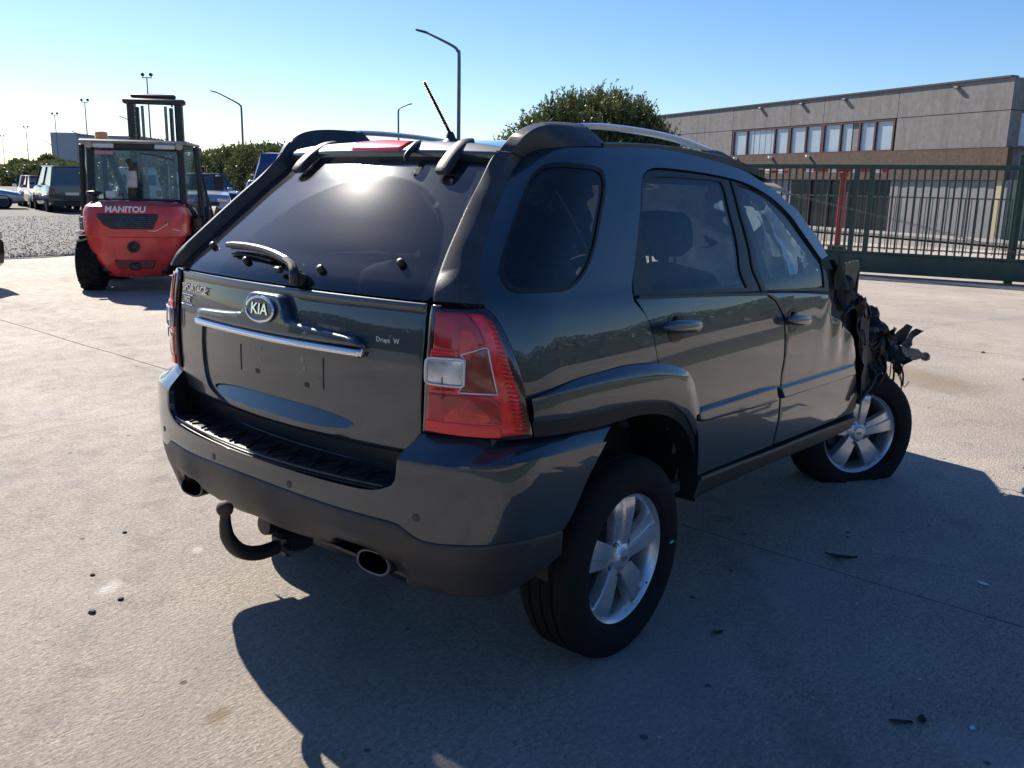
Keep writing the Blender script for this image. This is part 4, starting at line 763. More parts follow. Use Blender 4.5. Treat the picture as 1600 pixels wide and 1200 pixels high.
# tow bar
tw = empty('tow_bar'); tw.parent = car
MB().tube([(-.948, 0, .520), (-.949, 0, .487), (-.940, 0, .445), (-.905, 0, .397), (-.845, 0, .368), (-.775, 0, .364), (-.70, 0, .372), (-.60, 0, .376)], .021, 14, rfun=lambda f: .016+.008*min(1, f*3)).build('swan_neck', M['trim_dark'], tw)
b = MB(); b.lathe((-.948, 0, .548), (0, 0, 1), [(0, .025)]+[(.0262*math.sin(a), .0262*math.cos(a)) for a in np.linspace(.2, 2.5, 12)]+[(.017, -.03)], 24); b.build('tow_ball', M['rust'], tw)
b = MB(); b.box((-.70, 0, .372), (.13, .075, .075), bev=.012); b.cyl((-.76, -.035, .368), (-.76, -.062, .362), .016, n=14); b.build('socket_block', M['trim_dark'], tw)
MB().cyl((-.758, -.062, .362), (-.758, -.067, .361), .0095, n=14).build('lock_cap', M['chrome'], tw)
b = MB(); b.lathe((-.70, .135, .392), (-1, 0, .1), [(0, .022), (.036, .02), (.04, .0), (.036, -.05), (.0, -.05)], 20); b.box((-.66, .10, .41), (.05, .12, .012), bev=.003); b.build('wiring_socket', M['trim_dark'], tw)
MB().box((-.58, 0, .40), (.09, 1.1, .09), bev=.01).build('cross_member', M['trim_dark'], tw)
# ---------------------------------------------------------------- underbody, arches
b = MB(); b.box((.95, 0, .36), (2.5, 1.30, .10)); b.box((-.35, 0, .42), (.55, 1.2, .12)); b.box((-.45, 0, .34), (.22, .95, .16), bev=.05); b.build('underbody', M['trim_dark'], car)
for s in (1, -1):
    b = MB(); AR = np.linspace(-.02, math.pi+.05, 30); b.v = [(.02+math.cos(a)*.445, -s*y, .42+math.sin(a)*.43) for a in AR for y in (.865, .60)]+[(.02, -s*.60, .42)]
    b.f = [(2*i, 2*i+2, 2*i+3, 2*i+1) for i in range(29)]; b.mi = [0]*29; b.build('wheel_well', M['rubber'], car); MB().add([(-.42, -s*.60, .36), (.47, -s*.60, .36), (.44, -s*.60, .62), (.28, -s*.60, .80), (.02, -s*.60, .86), (-.24, -s*.60, .80), (-.40, -s*.60, .62)], [(0, 1, 2, 3, 4, 5, 6)]).build('well_back', M['rubber'], car, False)
for s in (1, -1):
    def side_in(u, v, s=s):
        x = -.62+2.75*u; z = .44+.75*v; return (x, -s*(float(BODY.width(max(x, -.35), z))-.07), z)
    # inner door card, cut away round the rear wheel
    b = MB(); nu, nv = 44, 14
    P_ = [side_in(i/nu, j/nv) for j in range(nv+1) for i in range(nu+1)]; F_ = []
    for j in range(nv):
        for i in range(nu):
            q = [j*(nu+1)+i, j*(nu+1)+i+1, (j+1)*(nu+1)+i+1, (j+1)*(nu+1)+i]; c = sum((Vector(P_[k]) for k in q), Vector())/4
            if (c.x-.02)**2+(c.z-.40)**2 > .44**2: F_.append(tuple(q))
    b.add(P_, F_); b.build('inner_panel', M['interior'], car)
    loft('pillar_lining', [[Vector((x, -s*(float(BODY.width(x, z))-.05), z)) for x, z in ((1.01, 1.15), (.96, 1.35), (.90, 1.56))], [Vector((x+.10, -s*(float(BODY.width(x, z))-.05), z)) for x, z in ((1.01, 1.15), (.96, 1.35), (.90, 1.56))]], M['interior'], car)
    loft('rear_lining', [[Vector((x, -s*(float(BODY.width(max(x, -.2), z))-.045), z)) for x, z in ((-.16, 1.2), (-.03, 1.42), (.08, 1.60))], [Vector((x+.14, -s*(float(BODY.width(x, z))-.045), z)) for x, z in ((-.16, 1.2), (-.03, 1.42), (.10, 1.60))]], M['interior'], car)
MB().box((.8, 0, .46), (2.6, 1.6, .04)).build('floor_pan', M['interior'], car)
MB().grid(lambda u, v: (-.66+.09*v, -.60+1.2*u, .80+.42*v), 6, 3).build('tailgate_lining', M['interior'], car)
# ---------------------------------------------------------------- wheels
def make_wheel(name, flat=0., chalk=False):
    """wheel around the origin, axle along y, outer face towards -y"""
    root = empty(name); root.parent = car
    W = .112
    prof = [(.222, -W*.78), (.240, -W*.98), (.275, -W*1.04), (.305, -W*1.0), (.325, -W*.90), (.337, -W*.80), (.3435, -W*.66), (.344, -.05), (.337, -.048), (.337, -.040), (.345, -.038), (.345, -.006), (.338, -.004), (.338, .004), (.345, .006), (.345, .038), (.337, .040), (.337, .048), (.344, .05), (.3435, W*.66), (.325, W*.9), (.28, W), (.222, W*.78)]
    b = MB(); b.lathe((0, 0, 0), (0, 1, 0), prof, 72)
    if flat:
        for i, (x, y, z) in enumerate(b.v):
            lim = -(.344-flat)
            if z < lim: k = lim-z; b.v[i] = (x, y*(1+.9*k/flat*.35), lim+.002*(z-lim))
            elif z < 0: f = (z/lim)**2; b.v[i] = (x, y*(1+.20*f), z)
    ty = b.build('tyre', M['tyre'], root, True, 38)
    nb = 60
    for sgn in (-1, 1):
        b = MB()
        for k in range(nb):
            a = 2*math.pi*k/nb
            c = Vector((math.cos(a)*.3325, sgn*W*.60, math.sin(a)*.3325)); rot = Matrix.Rotation(-a, 3, 'Y') @ Matrix.Rotation(sgn*.35, 3, 'Z') if False else Matrix.Rotation(-a, 3, 'Y')
            if flat and c.z < -(.344-flat)-.0: continue
            b.box(c, (.012, .034, .020), rot, .003)
        b.build('tread_block', M['tyre'], ty); ty.children
    b = MB(); b.lathe((0, 0, 0), (0, 1, 0), [(.190, .09), (.192, -.02), (.200, -.06), (.206, -.078), (.2215, -.090), (.2225, -.086), (.2225, -.06)], 64); rim = b.build('rim', M['alloy'], root, True, 40)
    MB().lathe((0, 0, 0), (0, 1, 0), [(.2, -.03), (.188, .02), (.185, .06), (.0, .06)], 48).build('barrel_back', M['alloy_dark'], root)
    MB().lathe((0, 0, 0), (0, 1, 0), [(.0, .0), (.145, .0), (.148, .012), (.10, .02)], 40).build('brake_disc', M['steel'], root)
    for k in range(5):
        a = math.pi/2+2*math.pi*k/5; ca, sa = math.cos(a), math.sin(a)
        def pt(r, w, y, ca=ca, sa=sa): return (ca*r-sa*w, y, sa*r+ca*w)
        # spoke: raised flat top between two chamfers, widening outwards
        st = [(.030, .034, -.072), (.060, .036, -.077), (.100, .042, -.083), (.150, .050, -.087), (.190, .057, -.085), (.211, .061, -.079)]
        b = MB(); sec = []
        for r, w, y in st:
            i = len(b.v); b.v += [pt(r, -w*1.04, y+.042), pt(r, -w, y+.006), pt(r, -w*.92, y), pt(r, w*.10, y-.001), pt(r, w*.20, y+.009), pt(r, w*.93, y+.008), pt(r, w, y+.014), pt(r, w*1.04, y+.042)]
            if i:
                for q in range(7): b.f.append((i-8+q, i-8+q+1, i+q+1, i+q)); b.mi.append(0)
                b.f.append((i-8+7, i-8, i, i+7)); b.mi.append(0)
        b.f += [tuple(range(8)), tuple(range(len(b.v)-8, len(b.v)))]; b.mi += [0, 0]
        sp_ = b.build('spoke', M['alloy'], root, True, 22)
        a2 = a+math.pi/5; c = Vector((math.cos(a2)*.056, -.070, math.sin(a2)*.056))
        lug = MB().lathe(c, (0, -1, 0), [(.0155, -.005), (.0155, .004), (.013, .006), (.0115, -.004), (.0, -.004)], 16).build('lug_recess', M['alloy_dark'], root, True, 30)
        MB().lathe(c, (0, -1, 0), [(.0095, -.01), (.0095, .001), (.006, .004), (0, .004)], 6).build('lug_nut', M['steel'], lug, True, 20)
    hub = MB().lathe((0, 0, 0), (0, -1, 0), [(.078, .045), (.074, .066), (.040, .078), (.034, .083), (.031, .0865), (0, .088)], 36).build('hub_cap', M['alloy'], root, True, 30)
    text_obj('KIA', .021, M['alloy_dark'], hub, frame_matrix((0, -.0885, 0), (1, 0, 0), (0, 0, 1)), .0006, .0003)
    MB().tube([(.148, -.062, -.135), (.160, -.085, -.145)], .004, 6, smooth=0).build('valve_stem', M['rubber'], root)
    if chalk: MB().box((.262, -.1155, -.012), (.022, .003, .008), bev=.001).build('chalk_mark', M['teal'], ty)
    return root
w = make_wheel('rear_wheel', chalk=True); w.location = (0, -.776, .335); w.rotation_euler = (0, 0, 0)
w = make_wheel('rear_wheel'); w.location = (0, .776, .335); w.rotation_euler = (0, 0, math.pi)
w = make_wheel('front_wheel', flat=.085); w.location = (2.50, -.715, .259); w.rotation_euler = (0, 0, R(-34))
w = make_wheel('front_wheel'); w.location = (2.60, .76, .335); w.rotation_euler = (0, 0, math.pi)
# ---------------------------------------------------------------- cabin
def cushion(name, c, d, rot, m, parent, rnd=.05):
    """pillow-like solid: rounded box of super-elliptic sections"""
    b = MB(); n, ring = 10, 20
    for i in range(n+1):
        f = -1+2*i/n; k = max(.03, (1-abs(f)**4)**.35)
        for q in range(ring):
            a = 2*math.pi*q/ring; ca, sa = math.cos(a), math.sin(a); ca = math.copysign(abs(ca)**.45, ca); sa = math.copysign(abs(sa)**.45, sa)
            b.v.append(tuple(Matrix(rot) @ Vector((ca*d[0]/2*k, sa*d[1]/2*k, f*d[2]/2))+Vector(c)))
    for i in range(n):
        for q in range(ring): b.f.append((i*ring+q, i*ring+(q+1) % ring, (i+1)*ring+(q+1) % ring, (i+1)*ring+q)); b.mi.append(0)
    b.f += [tuple(range(ring)), tuple(range(n*ring, (n+1)*ring))]; b.mi += [0, 0]
    return b.build(name, m, parent, True, 60)
I3 = Matrix.Identity(3)
def seat(name, x, y, w, lean, hr=True):
    r = empty(name); r.parent = car; rot = Matrix.Rotation(-lean, 3, 'Y')
    cushion('seat_cushion', (x+.28, y, .72), (.54, w, .18), I3, M['interior'], r)
    cushion('backrest', (x-.05, y, .97), (.16, w, .58), rot, M['interior'], r)
    if hr: cushion('headrest', (x-.17, y, 1.36), (.12, .27, .20), rot, M['interior'], r); MB().tube([(x-.13, y-.06, 1.22), (x-.16, y-.06, 1.32)], .007, 6, smooth=0).tube([(x-.13, y+.06, 1.22), (x-.16, y+.06, 1.32)], .007, 6, smooth=0).build('headrest_posts', M['steel'], r)
    return r
seat('front_seat', 1.06, -.40, .52, .30); seat('front_seat', 1.10, .38, .52, .28)
seat('rear_seat', .28, -.36, .56, .33); seat('rear_seat', .28, .36, .56, .33)
MB().grid(lambda u, v: (-.55+.72*v, -.62+1.24*u, .98+.02*v), 8, 4).build('parcel_cover', M['interior'], car)
# dashboard, centre stack, steering wheel
b = MB(); path = [(-.62, 0), (.62, 0)]
prof = [(1.98, .55), (1.72, .60), (1.66, .80), (1.63, .98), (1.68, 1.06), (1.80, 1.10), (2.02, 1.09)]
b.grid(lambda u, v: (lambda k: (np.interp(k, range(7), [p[0] for p in prof]), -.68+1.36*u, np.interp(k, range(7), [p[1] for p in prof])+.02*math.cos((u-.7)*7)))(v*6), 16, 24); dash = b.build('dashboard', M['interior'], car)
b = MB(); b.prism([(-.17, 1.10), (.17, 1.10), (.19, 1.06), (.13, .78), (-.13, .78), (-.19, 1.06)], lambda y, z, d: (1.60+d+(1.10-z)*-.10, y, z), .05, 0, bev=.015); cs = b.build('centre_stack', M['interior_light'], dash)
for y in (-.085, .085): MB().box((1.590, y, 1.045), (.02, .13, .06), bev=.008).build('air_vent', M['gloss_black'], cs)
MB().box((1.575, 0, .945), (.02, .24, .09), bev=.006).build('radio', M['gloss_black'], cs)
for y in (-.07, 0, .07): MB().cyl((1.575, y, .855), (1.545, y, .855), .024, .02, 16).build('knob', M['gloss_black'], cs)
for y in (-.52, .52): MB().lathe((1.62, y, 1.01), (-1, 0, 0), [(.055, 0), (.06, .02), (.048, .022), (.045, .005), (0, .005)], 20).build('air_vent', M['interior_light'], dash)
b = MB(); b.lathe((1.42, .38, 1.02), (-.9, 0, .45), [(.185+.014*math.cos(a), .014*math.sin(a)) for a in np.linspace(0, 2*math.pi, 9)], 36); b.box((1.43, .38, 1.015), (.05, .16, .14), Matrix.Rotation(.45, 3, 'Y'), .02); b.box((1.43, .38, 1.01), (.02, .34, .04), Matrix.Rotation(.45, 3, 'Y'), .008); b.build('steering_wheel', M['interior'], car)
# crazed windscreen, deflated airbag, torn lining behind the front door glass
def wind_mat():
    m = bpy.data.materials.new('crazed_windscreen'); m.use_nodes = True; t = m.node_tree; t.nodes.clear(); N = t.nodes.new; L = t.links.new
    out = N('ShaderNodeOutputMaterial'); tr = N('ShaderNodeBsdfTransparent'); tr.inputs[0].default_value = (.86, .93, .92, 1); df = N('ShaderNodeBsdfDiffuse'); df.inputs[0].default_value = (.70, .80, .80, 1); tl = N('ShaderNodeBsdfTranslucent'); tl.inputs[0].default_value = (.7, .82, .8, 1)
    a = N('ShaderNodeAddShader'); L(df.outputs[0], a.inputs[0]); L(tl.outputs[0], a.inputs[1])
    tc = N('ShaderNodeTexCoord'); v = N('ShaderNodeTexVoronoi'); v.feature = 'DISTANCE_TO_EDGE'; v.inputs['Scale'].default_value = 55; L(tc.outputs['Object'], v.inputs['Vector'])
    r = N('ShaderNodeMapRange'); r.inputs['From Min'].default_value = .0; r.inputs['From Max'].default_value = .07; r.inputs['To Min'].default_value = .95; r.inputs['To Max'].default_value = .45; L(v.outputs['Distance'], r.inputs['Value'])
    n = N('ShaderNodeTexNoise'); n.inputs['Scale'].default_value = 3.4; L(tc.outputs['Object'], n.inputs['Vector']); r2 = N('ShaderNodeMapRange'); r2.inputs['From Min'].default_value = .36; r2.inputs['From Max'].default_value = .46; L(n.outputs['Fac'], r2.inputs['Value'])
    mu = N('ShaderNodeMath'); mu.operation = 'MULTIPLY'; L(r.outputs[0], mu.inputs[0]); L(r2.outputs[0], mu.inputs[1])
    mx = N('ShaderNodeMixShader'); L(mu.outputs[0], mx.inputs[0]); L(tr.outputs[0], mx.inputs[1]); L(a.outputs[0], mx.inputs[2])
    gl = N('ShaderNodeBsdfGlossy'); gl.inputs['Roughness'].default_value = .03; fr = N('ShaderNodeFresnel'); m2 = N('ShaderNodeMixShader'); L(fr.outputs[0], m2.inputs[0]); L(mx.outputs[0], m2.inputs[1]); L(gl.outputs[0], m2.inputs[2]); L(m2.outputs[0], out.inputs[0]); return m
def ws(u, v):
    y = (2*u-1); x0, z0, w0 = 1.44, 1.60, .54; x1, z1, w1 = 2.12, 1.10, .70
    x = x0+(x1-x0)*v-.10*y*y; z = z0+(z1-z0)*v+.03*math.sin(v*3.14)-.015*y*y; sag = .05*math.exp(-((u-.25)/.2)**2-((v-.55)/.25)**2)
    return (x-sag, y*(w0+(w1-w0)*v), z-sag+.006*noise.noise((u*9, v*9, 2)))
MB().grid(ws, 40, 30).build('windscreen', wind_mat(), car)
for s in (1, -1):
    e = [Vector(ws(0 if s > 0 else 1, v)) for v in np.linspace(0, 1, 8)]
    loft('pillar_a', [[p+Vector((-.02, -s*.012, .012)) for p in e], [p+Vector((.03, -s*.03, .0)) for p in e], [p+Vector((-.01, -s*.06, -.01)) for p in e], [p+Vector((-.05, -s*.035, -.01)) for p in e]], M['trim_dark'], car)
def bag(u, v):
    a = u*math.pi; x = 1.60+.12*math.sin(a)*math.sin(v*3)+.05*noise.noise((u*4, v*4, 1)); y = -.66+.62*u; z = 1.30-.30*v+.05*noise.noise((u*5, v*3, 7))-.10*abs(u-.4)
    return (x-.16*v+.10*noise.noise((u*6, v*6, 9))*.6, y, z)
MB().grid(bag, 30, 20).build('deflated_airbag', M['cloth_white'], car)
def curt(u, v): return (1.30+.50*u+.02*noise.noise((u*7, v*6, 4)), -.60-.10*v+.03*noise.noise((u*6, v*5, 3)), 1.50-.26*u-(.10+.20*u)*v+.02*noise.noise((u*9, v*9, 5)))
MB().grid(curt, 26, 10).build('curtain_airbag', M['cloth_white'], car)
MB().box((1.70, -.1, 1.16), (.10, .26, .03), Matrix.Rotation(-.5, 3, 'Y'), .004).build('loose_panel', mat('red_black_box', (.06, .01, .01), .5), car)
# ---------------------------------------------------------------- torn front end
def sheet(name, pts, m, parent, n=(16, 12), amp=.04, seed=0, thick=.004, freq=5):
    """crumpled plate between four corner points, ragged outline"""
    a, b_, c, d = (Vector(p) for p in pts); N = (b_-a).cross(d-a).normalized(); nu, nv = n; P = []
    for j in range(nv+1):
        for i in range(nu+1):
            u, v = i/nu, j/nv; rag = .045*noise.noise((u*7+seed, v*7, 1.7)); uu = u+rag*(1 if 0 < u < 1 else 1.2); vv = v+.05*noise.noise((u*6, v*8+seed, 5.1))
            p = a*(1-uu)*(1-vv)+b_*uu*(1-vv)+c*uu*vv+d*(1-uu)*vv; q = noise.noise(p*freq+Vector((seed*3.1, 0, 0))); q2 = noise.noise(p*freq*2.7+Vector((0, seed, 0)))
            P.append(p+N*(amp*(1-2*abs(q))+amp*.5*q2))
    F = [(j*(nu+1)+i, j*(nu+1)+i+1, (j+1)*(nu+1)+i+1, (j+1)*(nu+1)+i) for j in range(nv) for i in range(nu)]; k = len(P)
    P2 = [p-N*thick for p in P]; F2 = [tuple(reversed([q+k for q in f])) for f in F]; rim = []
    bd = [(0*(nu+1)+i) for i in range(nu+1)]+[j*(nu+1)+nu for j in range(1, nv+1)]+[nv*(nu+1)+i for i in range(nu-1, -1, -1)]+[j*(nu+1) for j in range(nv-1, 0, -1)]
    for i in range(len(bd)): e, f = bd[i], bd[(i+1) % len(bd)]; rim.append((e, e+k, f+k, f))
    return mesh_obj(name, P+P2, F+F2+rim, m, parent, True, 30)
sheet('shattered_glass_sheet', [(1.48, -.55, 1.43), (1.60, -.54, 1.44), (1.97, -.56, 1.14), (1.80, -.57, 1.11)], M['cloth_white'], car, (10, 18), amp=.018, seed=31, thick=.003)
sheet('shattered_glass_sheet', [(1.42, -.60, 1.40), (1.50, -.58, 1.40), (1.66, -.60, 1.16), (1.55, -.62, 1.14)], M['cloth_white'], car, (8, 14), amp=.016, seed=32, thick=.003)
sheet('airbag_fold', [(1.45, -.64, 1.20), (1.95, -.60, 1.16), (1.95, -.56, 1.08), (1.45, -.60, 1.06)], M['cloth_white'], car, (16, 8), amp=.035, seed=33, thick=.003)
fr = empty('torn_front_end'); fr.parent = car
WR, WM = M['wreck'], M['wreck_metal']
sheet('torn_liner', [(1.88, -.80, .92), (2.42, -.76, .60), (2.62, -.74, .86), (2.10, -.78, 1.08)], WR, fr, amp=.03, seed=1)
sheet('torn_liner', [(2.20, -.74, 1.02), (2.50, -.78, .60), (2.95, -.72, .58), (2.62, -.70, .84)], WR, fr, amp=.03, seed=2)
sheet('torn_liner', [(1.98, -.84, .98), (2.16, -.86, .52), (2.32, -.84, .56), (2.22, -.80, 1.02)], WR, fr, (10, 14), amp=.035, seed=3)
sheet('torn_liner', [(2.30, -.70, .90), (2.72, -.66, .55), (2.92, -.60, .66), (2.55, -.62, .92)], WR, fr, amp=.04, seed=4)
sheet('torn_liner', [(2.05, -.62, .95), (2.55, -.55, .50), (2.9, -.45, .62), (2.3, -.5, .98)], WR, fr, amp=.06, seed=14)
sheet('torn_cowl', [(1.84, -.84, 1.00), (2.18, -.80, .98), (2.14, -.70, 1.10), (1.86, -.74, 1.13)], WR, fr, (12, 8), amp=.03, seed=5)
sheet('torn_fender_strip', [(2.06, -.86, .95), (2.14, -.865, .52), (2.19, -.86, .52), (2.16, -.86, .93)], WM, fr, (5, 14), amp=.018, seed=6)
sheet('torn_fender_strip', [(2.16, -.83, 1.02), (2.24, -.83, .70), (2.30, -.82, .72), (2.24, -.80, 1.02)], WM, fr, (5, 12), amp=.02, seed=7)
sheet('bent_plate', [(1.955, -.79, 1.10), (2.13, -.80, 1.04), (2.12, -.80, 1.22), (1.955, -.79, 1.21)], mat('olive_grey_bracket', (.13, .125, .085), .6, .2, var=.3, vscale=14), fr, (8, 8), amp=.008, seed=8)
sheet('bent_plate', [(2.10, -.80, .98), (2.14, -.80, 1.00), (2.14, -.80, 1.22), (2.115, -.80, 1.23)], WR, fr, (4, 10), amp=.008, seed=18)
sheet('mirror_foot', [(1.76, -.83, 1.10), (1.96, -.83, 1.08), (1.86, -.80, 1.19), (1.78, -.81, 1.25)], WR, fr, (8, 8), amp=.02, seed=9)
loft('fender_remnant', [[(1.78, -.80, 1.24), (1.84, -.81, 1.17), (1.88, -.82, 1.10)], [(1.80, -.805, 1.235), (1.89, -.815, 1.16), (1.95, -.825, 1.09)], [(1.81, -.77, 1.23), (1.90, -.78, 1.15), (1.96, -.79, 1.08)]], M['paint'], fr)
sheet('bumper_shard', [(2.86, -.78, .70), (2.98, -.80, .58), (3.50, -.80, .545), (3.30, -.78, .62)], WM, fr, (14, 6), amp=.02, seed=11)
sheet('bumper_shard', [(2.92, -.80, .70), (3.05, -.80, .655), (3.40, -.79, .72), (3.34, -.77, .74)], WR, fr, (12, 5), amp=.025, seed=12)
sheet('bumper_shard', [(2.88, -.76, .73), (2.95, -.78, .66), (3.12, -.80, .78), (3.05, -.78, .80)], WR, fr, (8, 5), amp=.02, seed=13)
def lump(name, c, d, seed, m=WR):
    b = MB(); nu, nv = 22, 14
    for j in range(nv+1):
        for i in range(nu):
            a, e = 2*math.pi*i/nu, -math.pi/2+math.pi*j/nv; v = Vector((math.cos(a)*math.cos(e), math.sin(a)*math.cos(e), math.sin(e))); k = 1+.34*noise.noise(v*2.1+Vector((seed, 0, 0)))+.20*noise.noise(v*5+Vector((0, seed, 0)))
            b.v.append((c[0]+v.x*d[0]*k, c[1]+v.y*d[1]*k, c[2]+v.z*d[2]*k))
    for j in range(nv):
        for i in range(nu): b.f.append((j*nu+i, j*nu+(i+1) % nu, (j+1)*nu+(i+1) % nu, (j+1)*nu+i)); b.mi.append(0)
    return b.build(name, m, fr, True, 28)
lump('torn_insulation', (2.16, -.74, .88), (.19, .07, .20), 1); lump('torn_insulation', (2.42, -.74, .80), (.24, .08, .16), 2); lump('torn_insulation', (2.70, -.73, .70), (.22, .08, .13), 3); lump('torn_insulation', (1.96, -.78, 1.06), (.15, .06, .10), 4); lump('torn_insulation', (2.20, -.80, .66), (.11, .05, .18), 5); lump('inner_wing', (2.25, -.62, .72), (.35, .10, .25), 6)
rnd = random.Random(4)
for k in range(8):
    p = Vector((rnd.uniform(2.15, 2.6), -.80+rnd.uniform(-.04, .08), rnd.uniform(.62, .80))); q = p+Vector((rnd.uniform(-.2, .2), rnd.uniform(-.05, .03), rnd.uniform(-.28, -.05))); md = (p+q)/2+Vector((rnd.uniform(-.08, .08), -.05, rnd.uniform(-.1, .06)))
    MB().tube([p, md, q], rnd.uniform(.005, .014), 7).build('hose', M['rubber'], fr)
for P_ in ([(2.70, -.80, .62), (2.66, -.80, .52), (2.74, -.80, .47), (2.86, -.80, .45)], [(2.70, -.80, .50), (2.58, -.80, .44)], [(2.86, -.80, .60), (2.90, -.80, .52), (2.87, -.80, .36)], [(2.12, -.80, 1.06), (2.30, -.80, .99), (2.38, -.80, .92), (2.34, -.80, .86)]):
    MB().tube(P_, .006, 6).build('wire', M['rubber'], fr)
def frag(c, sz, seed):
    rs = random.Random(seed); rot = Matrix.Rotation(rs.uniform(0, 6.28), 3, 'Z') @ Matrix.Rotation(rs.uniform(-1.2, 1.2), 3, 'X') @ Matrix.Rotation(rs.uniform(0, 6.28), 3, 'Y'); q = [Vector(c)+rot @ Vector((a*sz*rs.uniform(.4, 1), 0, b_*sz*rs.uniform(.25, .7))) for a, b_ in ((-1, -1), (1, -1), (1, 1), (-1, 1))]
    return sheet('fragment', q, WR if seed % 4 else WM, fr, (5, 4), amp=sz*.18, seed=seed, freq=12, thick=.003)
rs_ = random.Random(9)
for k in range(34):
    f = rs_.random(); frag((2.02+.95*f, -.80+rs_.uniform(-.07, .05), 1.04-.40*f+rs_.uniform(-.14, .05)), rs_.uniform(.025, .065), 50+k)
for k in range(20):
    f = rs_.random(); p = Vector((2.05+.95*f, -.82+rs_.uniform(-.04, .04), 1.02-.42*f+rs_.uniform(-.12, .03))); P_ = [p]
    for j in range(3): p = p+Vector((rs_.uniform(-.05, .09), rs_.uniform(-.03, .02), rs_.uniform(-.09, .03))); P_.append(p)
    MB().tube(P_, rs_.uniform(.0025, .006), 6).build('wire', M['rubber'], fr)
for k, (x, z, r_) in enumerate(((2.78, .66, .045), (2.55, .74, .05), (2.35, .86, .04), (2.92, .62, .03))): MB().lathe((x, -.82, z), (.3, -1, .2*(k-1)), [(r_, -.05), (r_*1.1, 0), (r_*.8, .02), (r_*.4, .012), (0, .012)], 14).build('broken_socket', M['trim_dark'], fr)
MB().box((2.90, -.80, .405), (.05, .03, .035), bev=.008).build('connector', M['trim_dark'], fr)
MB().box((3.49, -.80, .55), (.06, .05, .05), Matrix.Rotation(.4, 3, 'Y'), .012).build('connector', M['trim_dark'], fr)
MB().tube([(1.88, -.875, 1.02), (1.80, -.885, 1.005), (1.74, -.885, .985)], .010, 6, rfun=lambda f: .014-.012*f).build('splinter', WR, fr)
for k in range(4): MB().tube([(1.735+.012*k, -.66, 1.12), (1.71+.012*k, -.67, 1.19), (1.665+.014*k, -.68, 1.245-.01*k)], .006, 6).build('torn_lining', M['interior'], fr)
# left half of the nose, still there
def hood(u, v): y = -.25+1.10*u; x = 2.12+1.30*v; return (x-.10*((y-.3)/.6)**2*v, y, 1.10-.06*v-.20*v**3-.05*abs(y-.1)**2+.02*noise.noise((u*5, v*6, 2)))
MB().grid(hood, 16, 20).build('bonnet', M['paint'], fr)
def fend(u, v): x = 2.12+1.28*u; zt = 1.04-.06*u-.18*u**3; return (x, .84+.04*math.sin(v*2.4)-.10*max(0, u-.75)**2*8, zt-(zt-.42)*v)
b = MB(); b.grid(fend, 26, 14)
keep = [f for f in b.f if (sum(b.v[i][0] for i in f)/4-2.60)**2+(sum(b.v[i][2] for i in f)/4-.36)**2 > .40**2]; b.f = keep; b.mi = [0]*len(keep); b.build('left_fender', M['paint'], fr)
MB().grid(lambda u, v: (3.42-.16*(u-.5)**2-.10*(v-.5)**2, -.10+.92*u, .32+.52*v), 12, 8).build('bumper_remains', WR, fr)
MB().box((2.75, .25, .72), (.95, .9, .45), bev=.06).build('engine', M['wreck'], fr)
MB().box((2.6, .1, .42), (1.0, .7, .12), bev=.03).build('subframe', M['rust'], fr)
# ---------------------------------------------------------------- sliding gate
GA, GD = Vector((14.96, 3.56, 0)), Vector((-.1388, .9903, 0)); GN = Vector((-.9903, -.1388, 0)); GROT = Matrix.Rotation(math.atan2(GD.y, GD.x), 3, 'Z')
def gp(s, z, d=0): return GA+GD*s+GN*d+Vector((0, 0, z))
M['green'] = mat('dark_green_gate_paint', (.010, .045, .034), .45, base2=(.022, .060, .046), vscale=5, rough_var=.15)
gate = empty('sliding_gate', GA, 0, 'long dark green sliding gate of upright bars on a solid bottom beam', 'gate')
def gbox(name, s, z, L, h, t, d=0, parent=gate, bev=.004): return MB().box(gp(s, z, d)-GA if parent is gate else gp(s, z, d), (L, t, h), GROT, bev).build(name, M['green'], parent)
s0, s1 = -4.4, 4.6; L = s1-s0; sm = (s0+s1)/2
gbox('bottom_beam', sm, .235, L, .34, .10); gbox('lower_rail', sm, .43, L, .045, .07); gbox('top_rail', sm, 2.00, L, .085, .06)
n = int(L/.128)
proto = None
for k in range(n+1):
    s = s0+.04+(L-.08)*k/n
    if proto is None: proto = MB().box((0, 0, 0), (.032, .030, 1.53), GROT, .003).build('bar', M['green'], gate); proto.location = gp(s, 1.21)-GA
    else: o = proto.copy(); col.objects.link(o); o.location = gp(s, 1.21)-GA
for s in (-2.72, -.02, .25, 2.9): gbox('gate_post', s, 1.21, .09, 1.54, .075, -.004)
MB().tube([gp(1.60, 1.52, .05)-GA, gp(-.8, 1.0, .05)-GA, gp(-2.35, .62, .05)-GA, gp(-2.72, .55, .04)-GA], .006, 6, smooth=3).build('stay_wire', M['steel'], gate)
MB().tube([gp(1.60, 1.49, .05)-GA, gp(-.8, .975, .05)-GA, gp(-2.35, .60, .05)-GA, gp(-2.72, .54, .04)-GA], .005, 6, smooth=3).build('stay_wire', M['steel'], gate)
o = MB().box((0, 0, .01), (L+6, .06, .02), GROT).build('gate_track', M['steel'], gate); o.location = GD*-1
# gate guide post at the right-hand end
gpst = MB().box((0, 0, 1.1), (.14, .14, 2.2), GROT, .01); gpst.box((0, 0, 2.215), (.17, .17, .03), GROT, .006); o = gpst.build('guide_post', M['green'], None); o.location = gp(-2.45, 0, -.14)
tag(o, 'square dark green guide post behind the gate near the right edge', 'post')
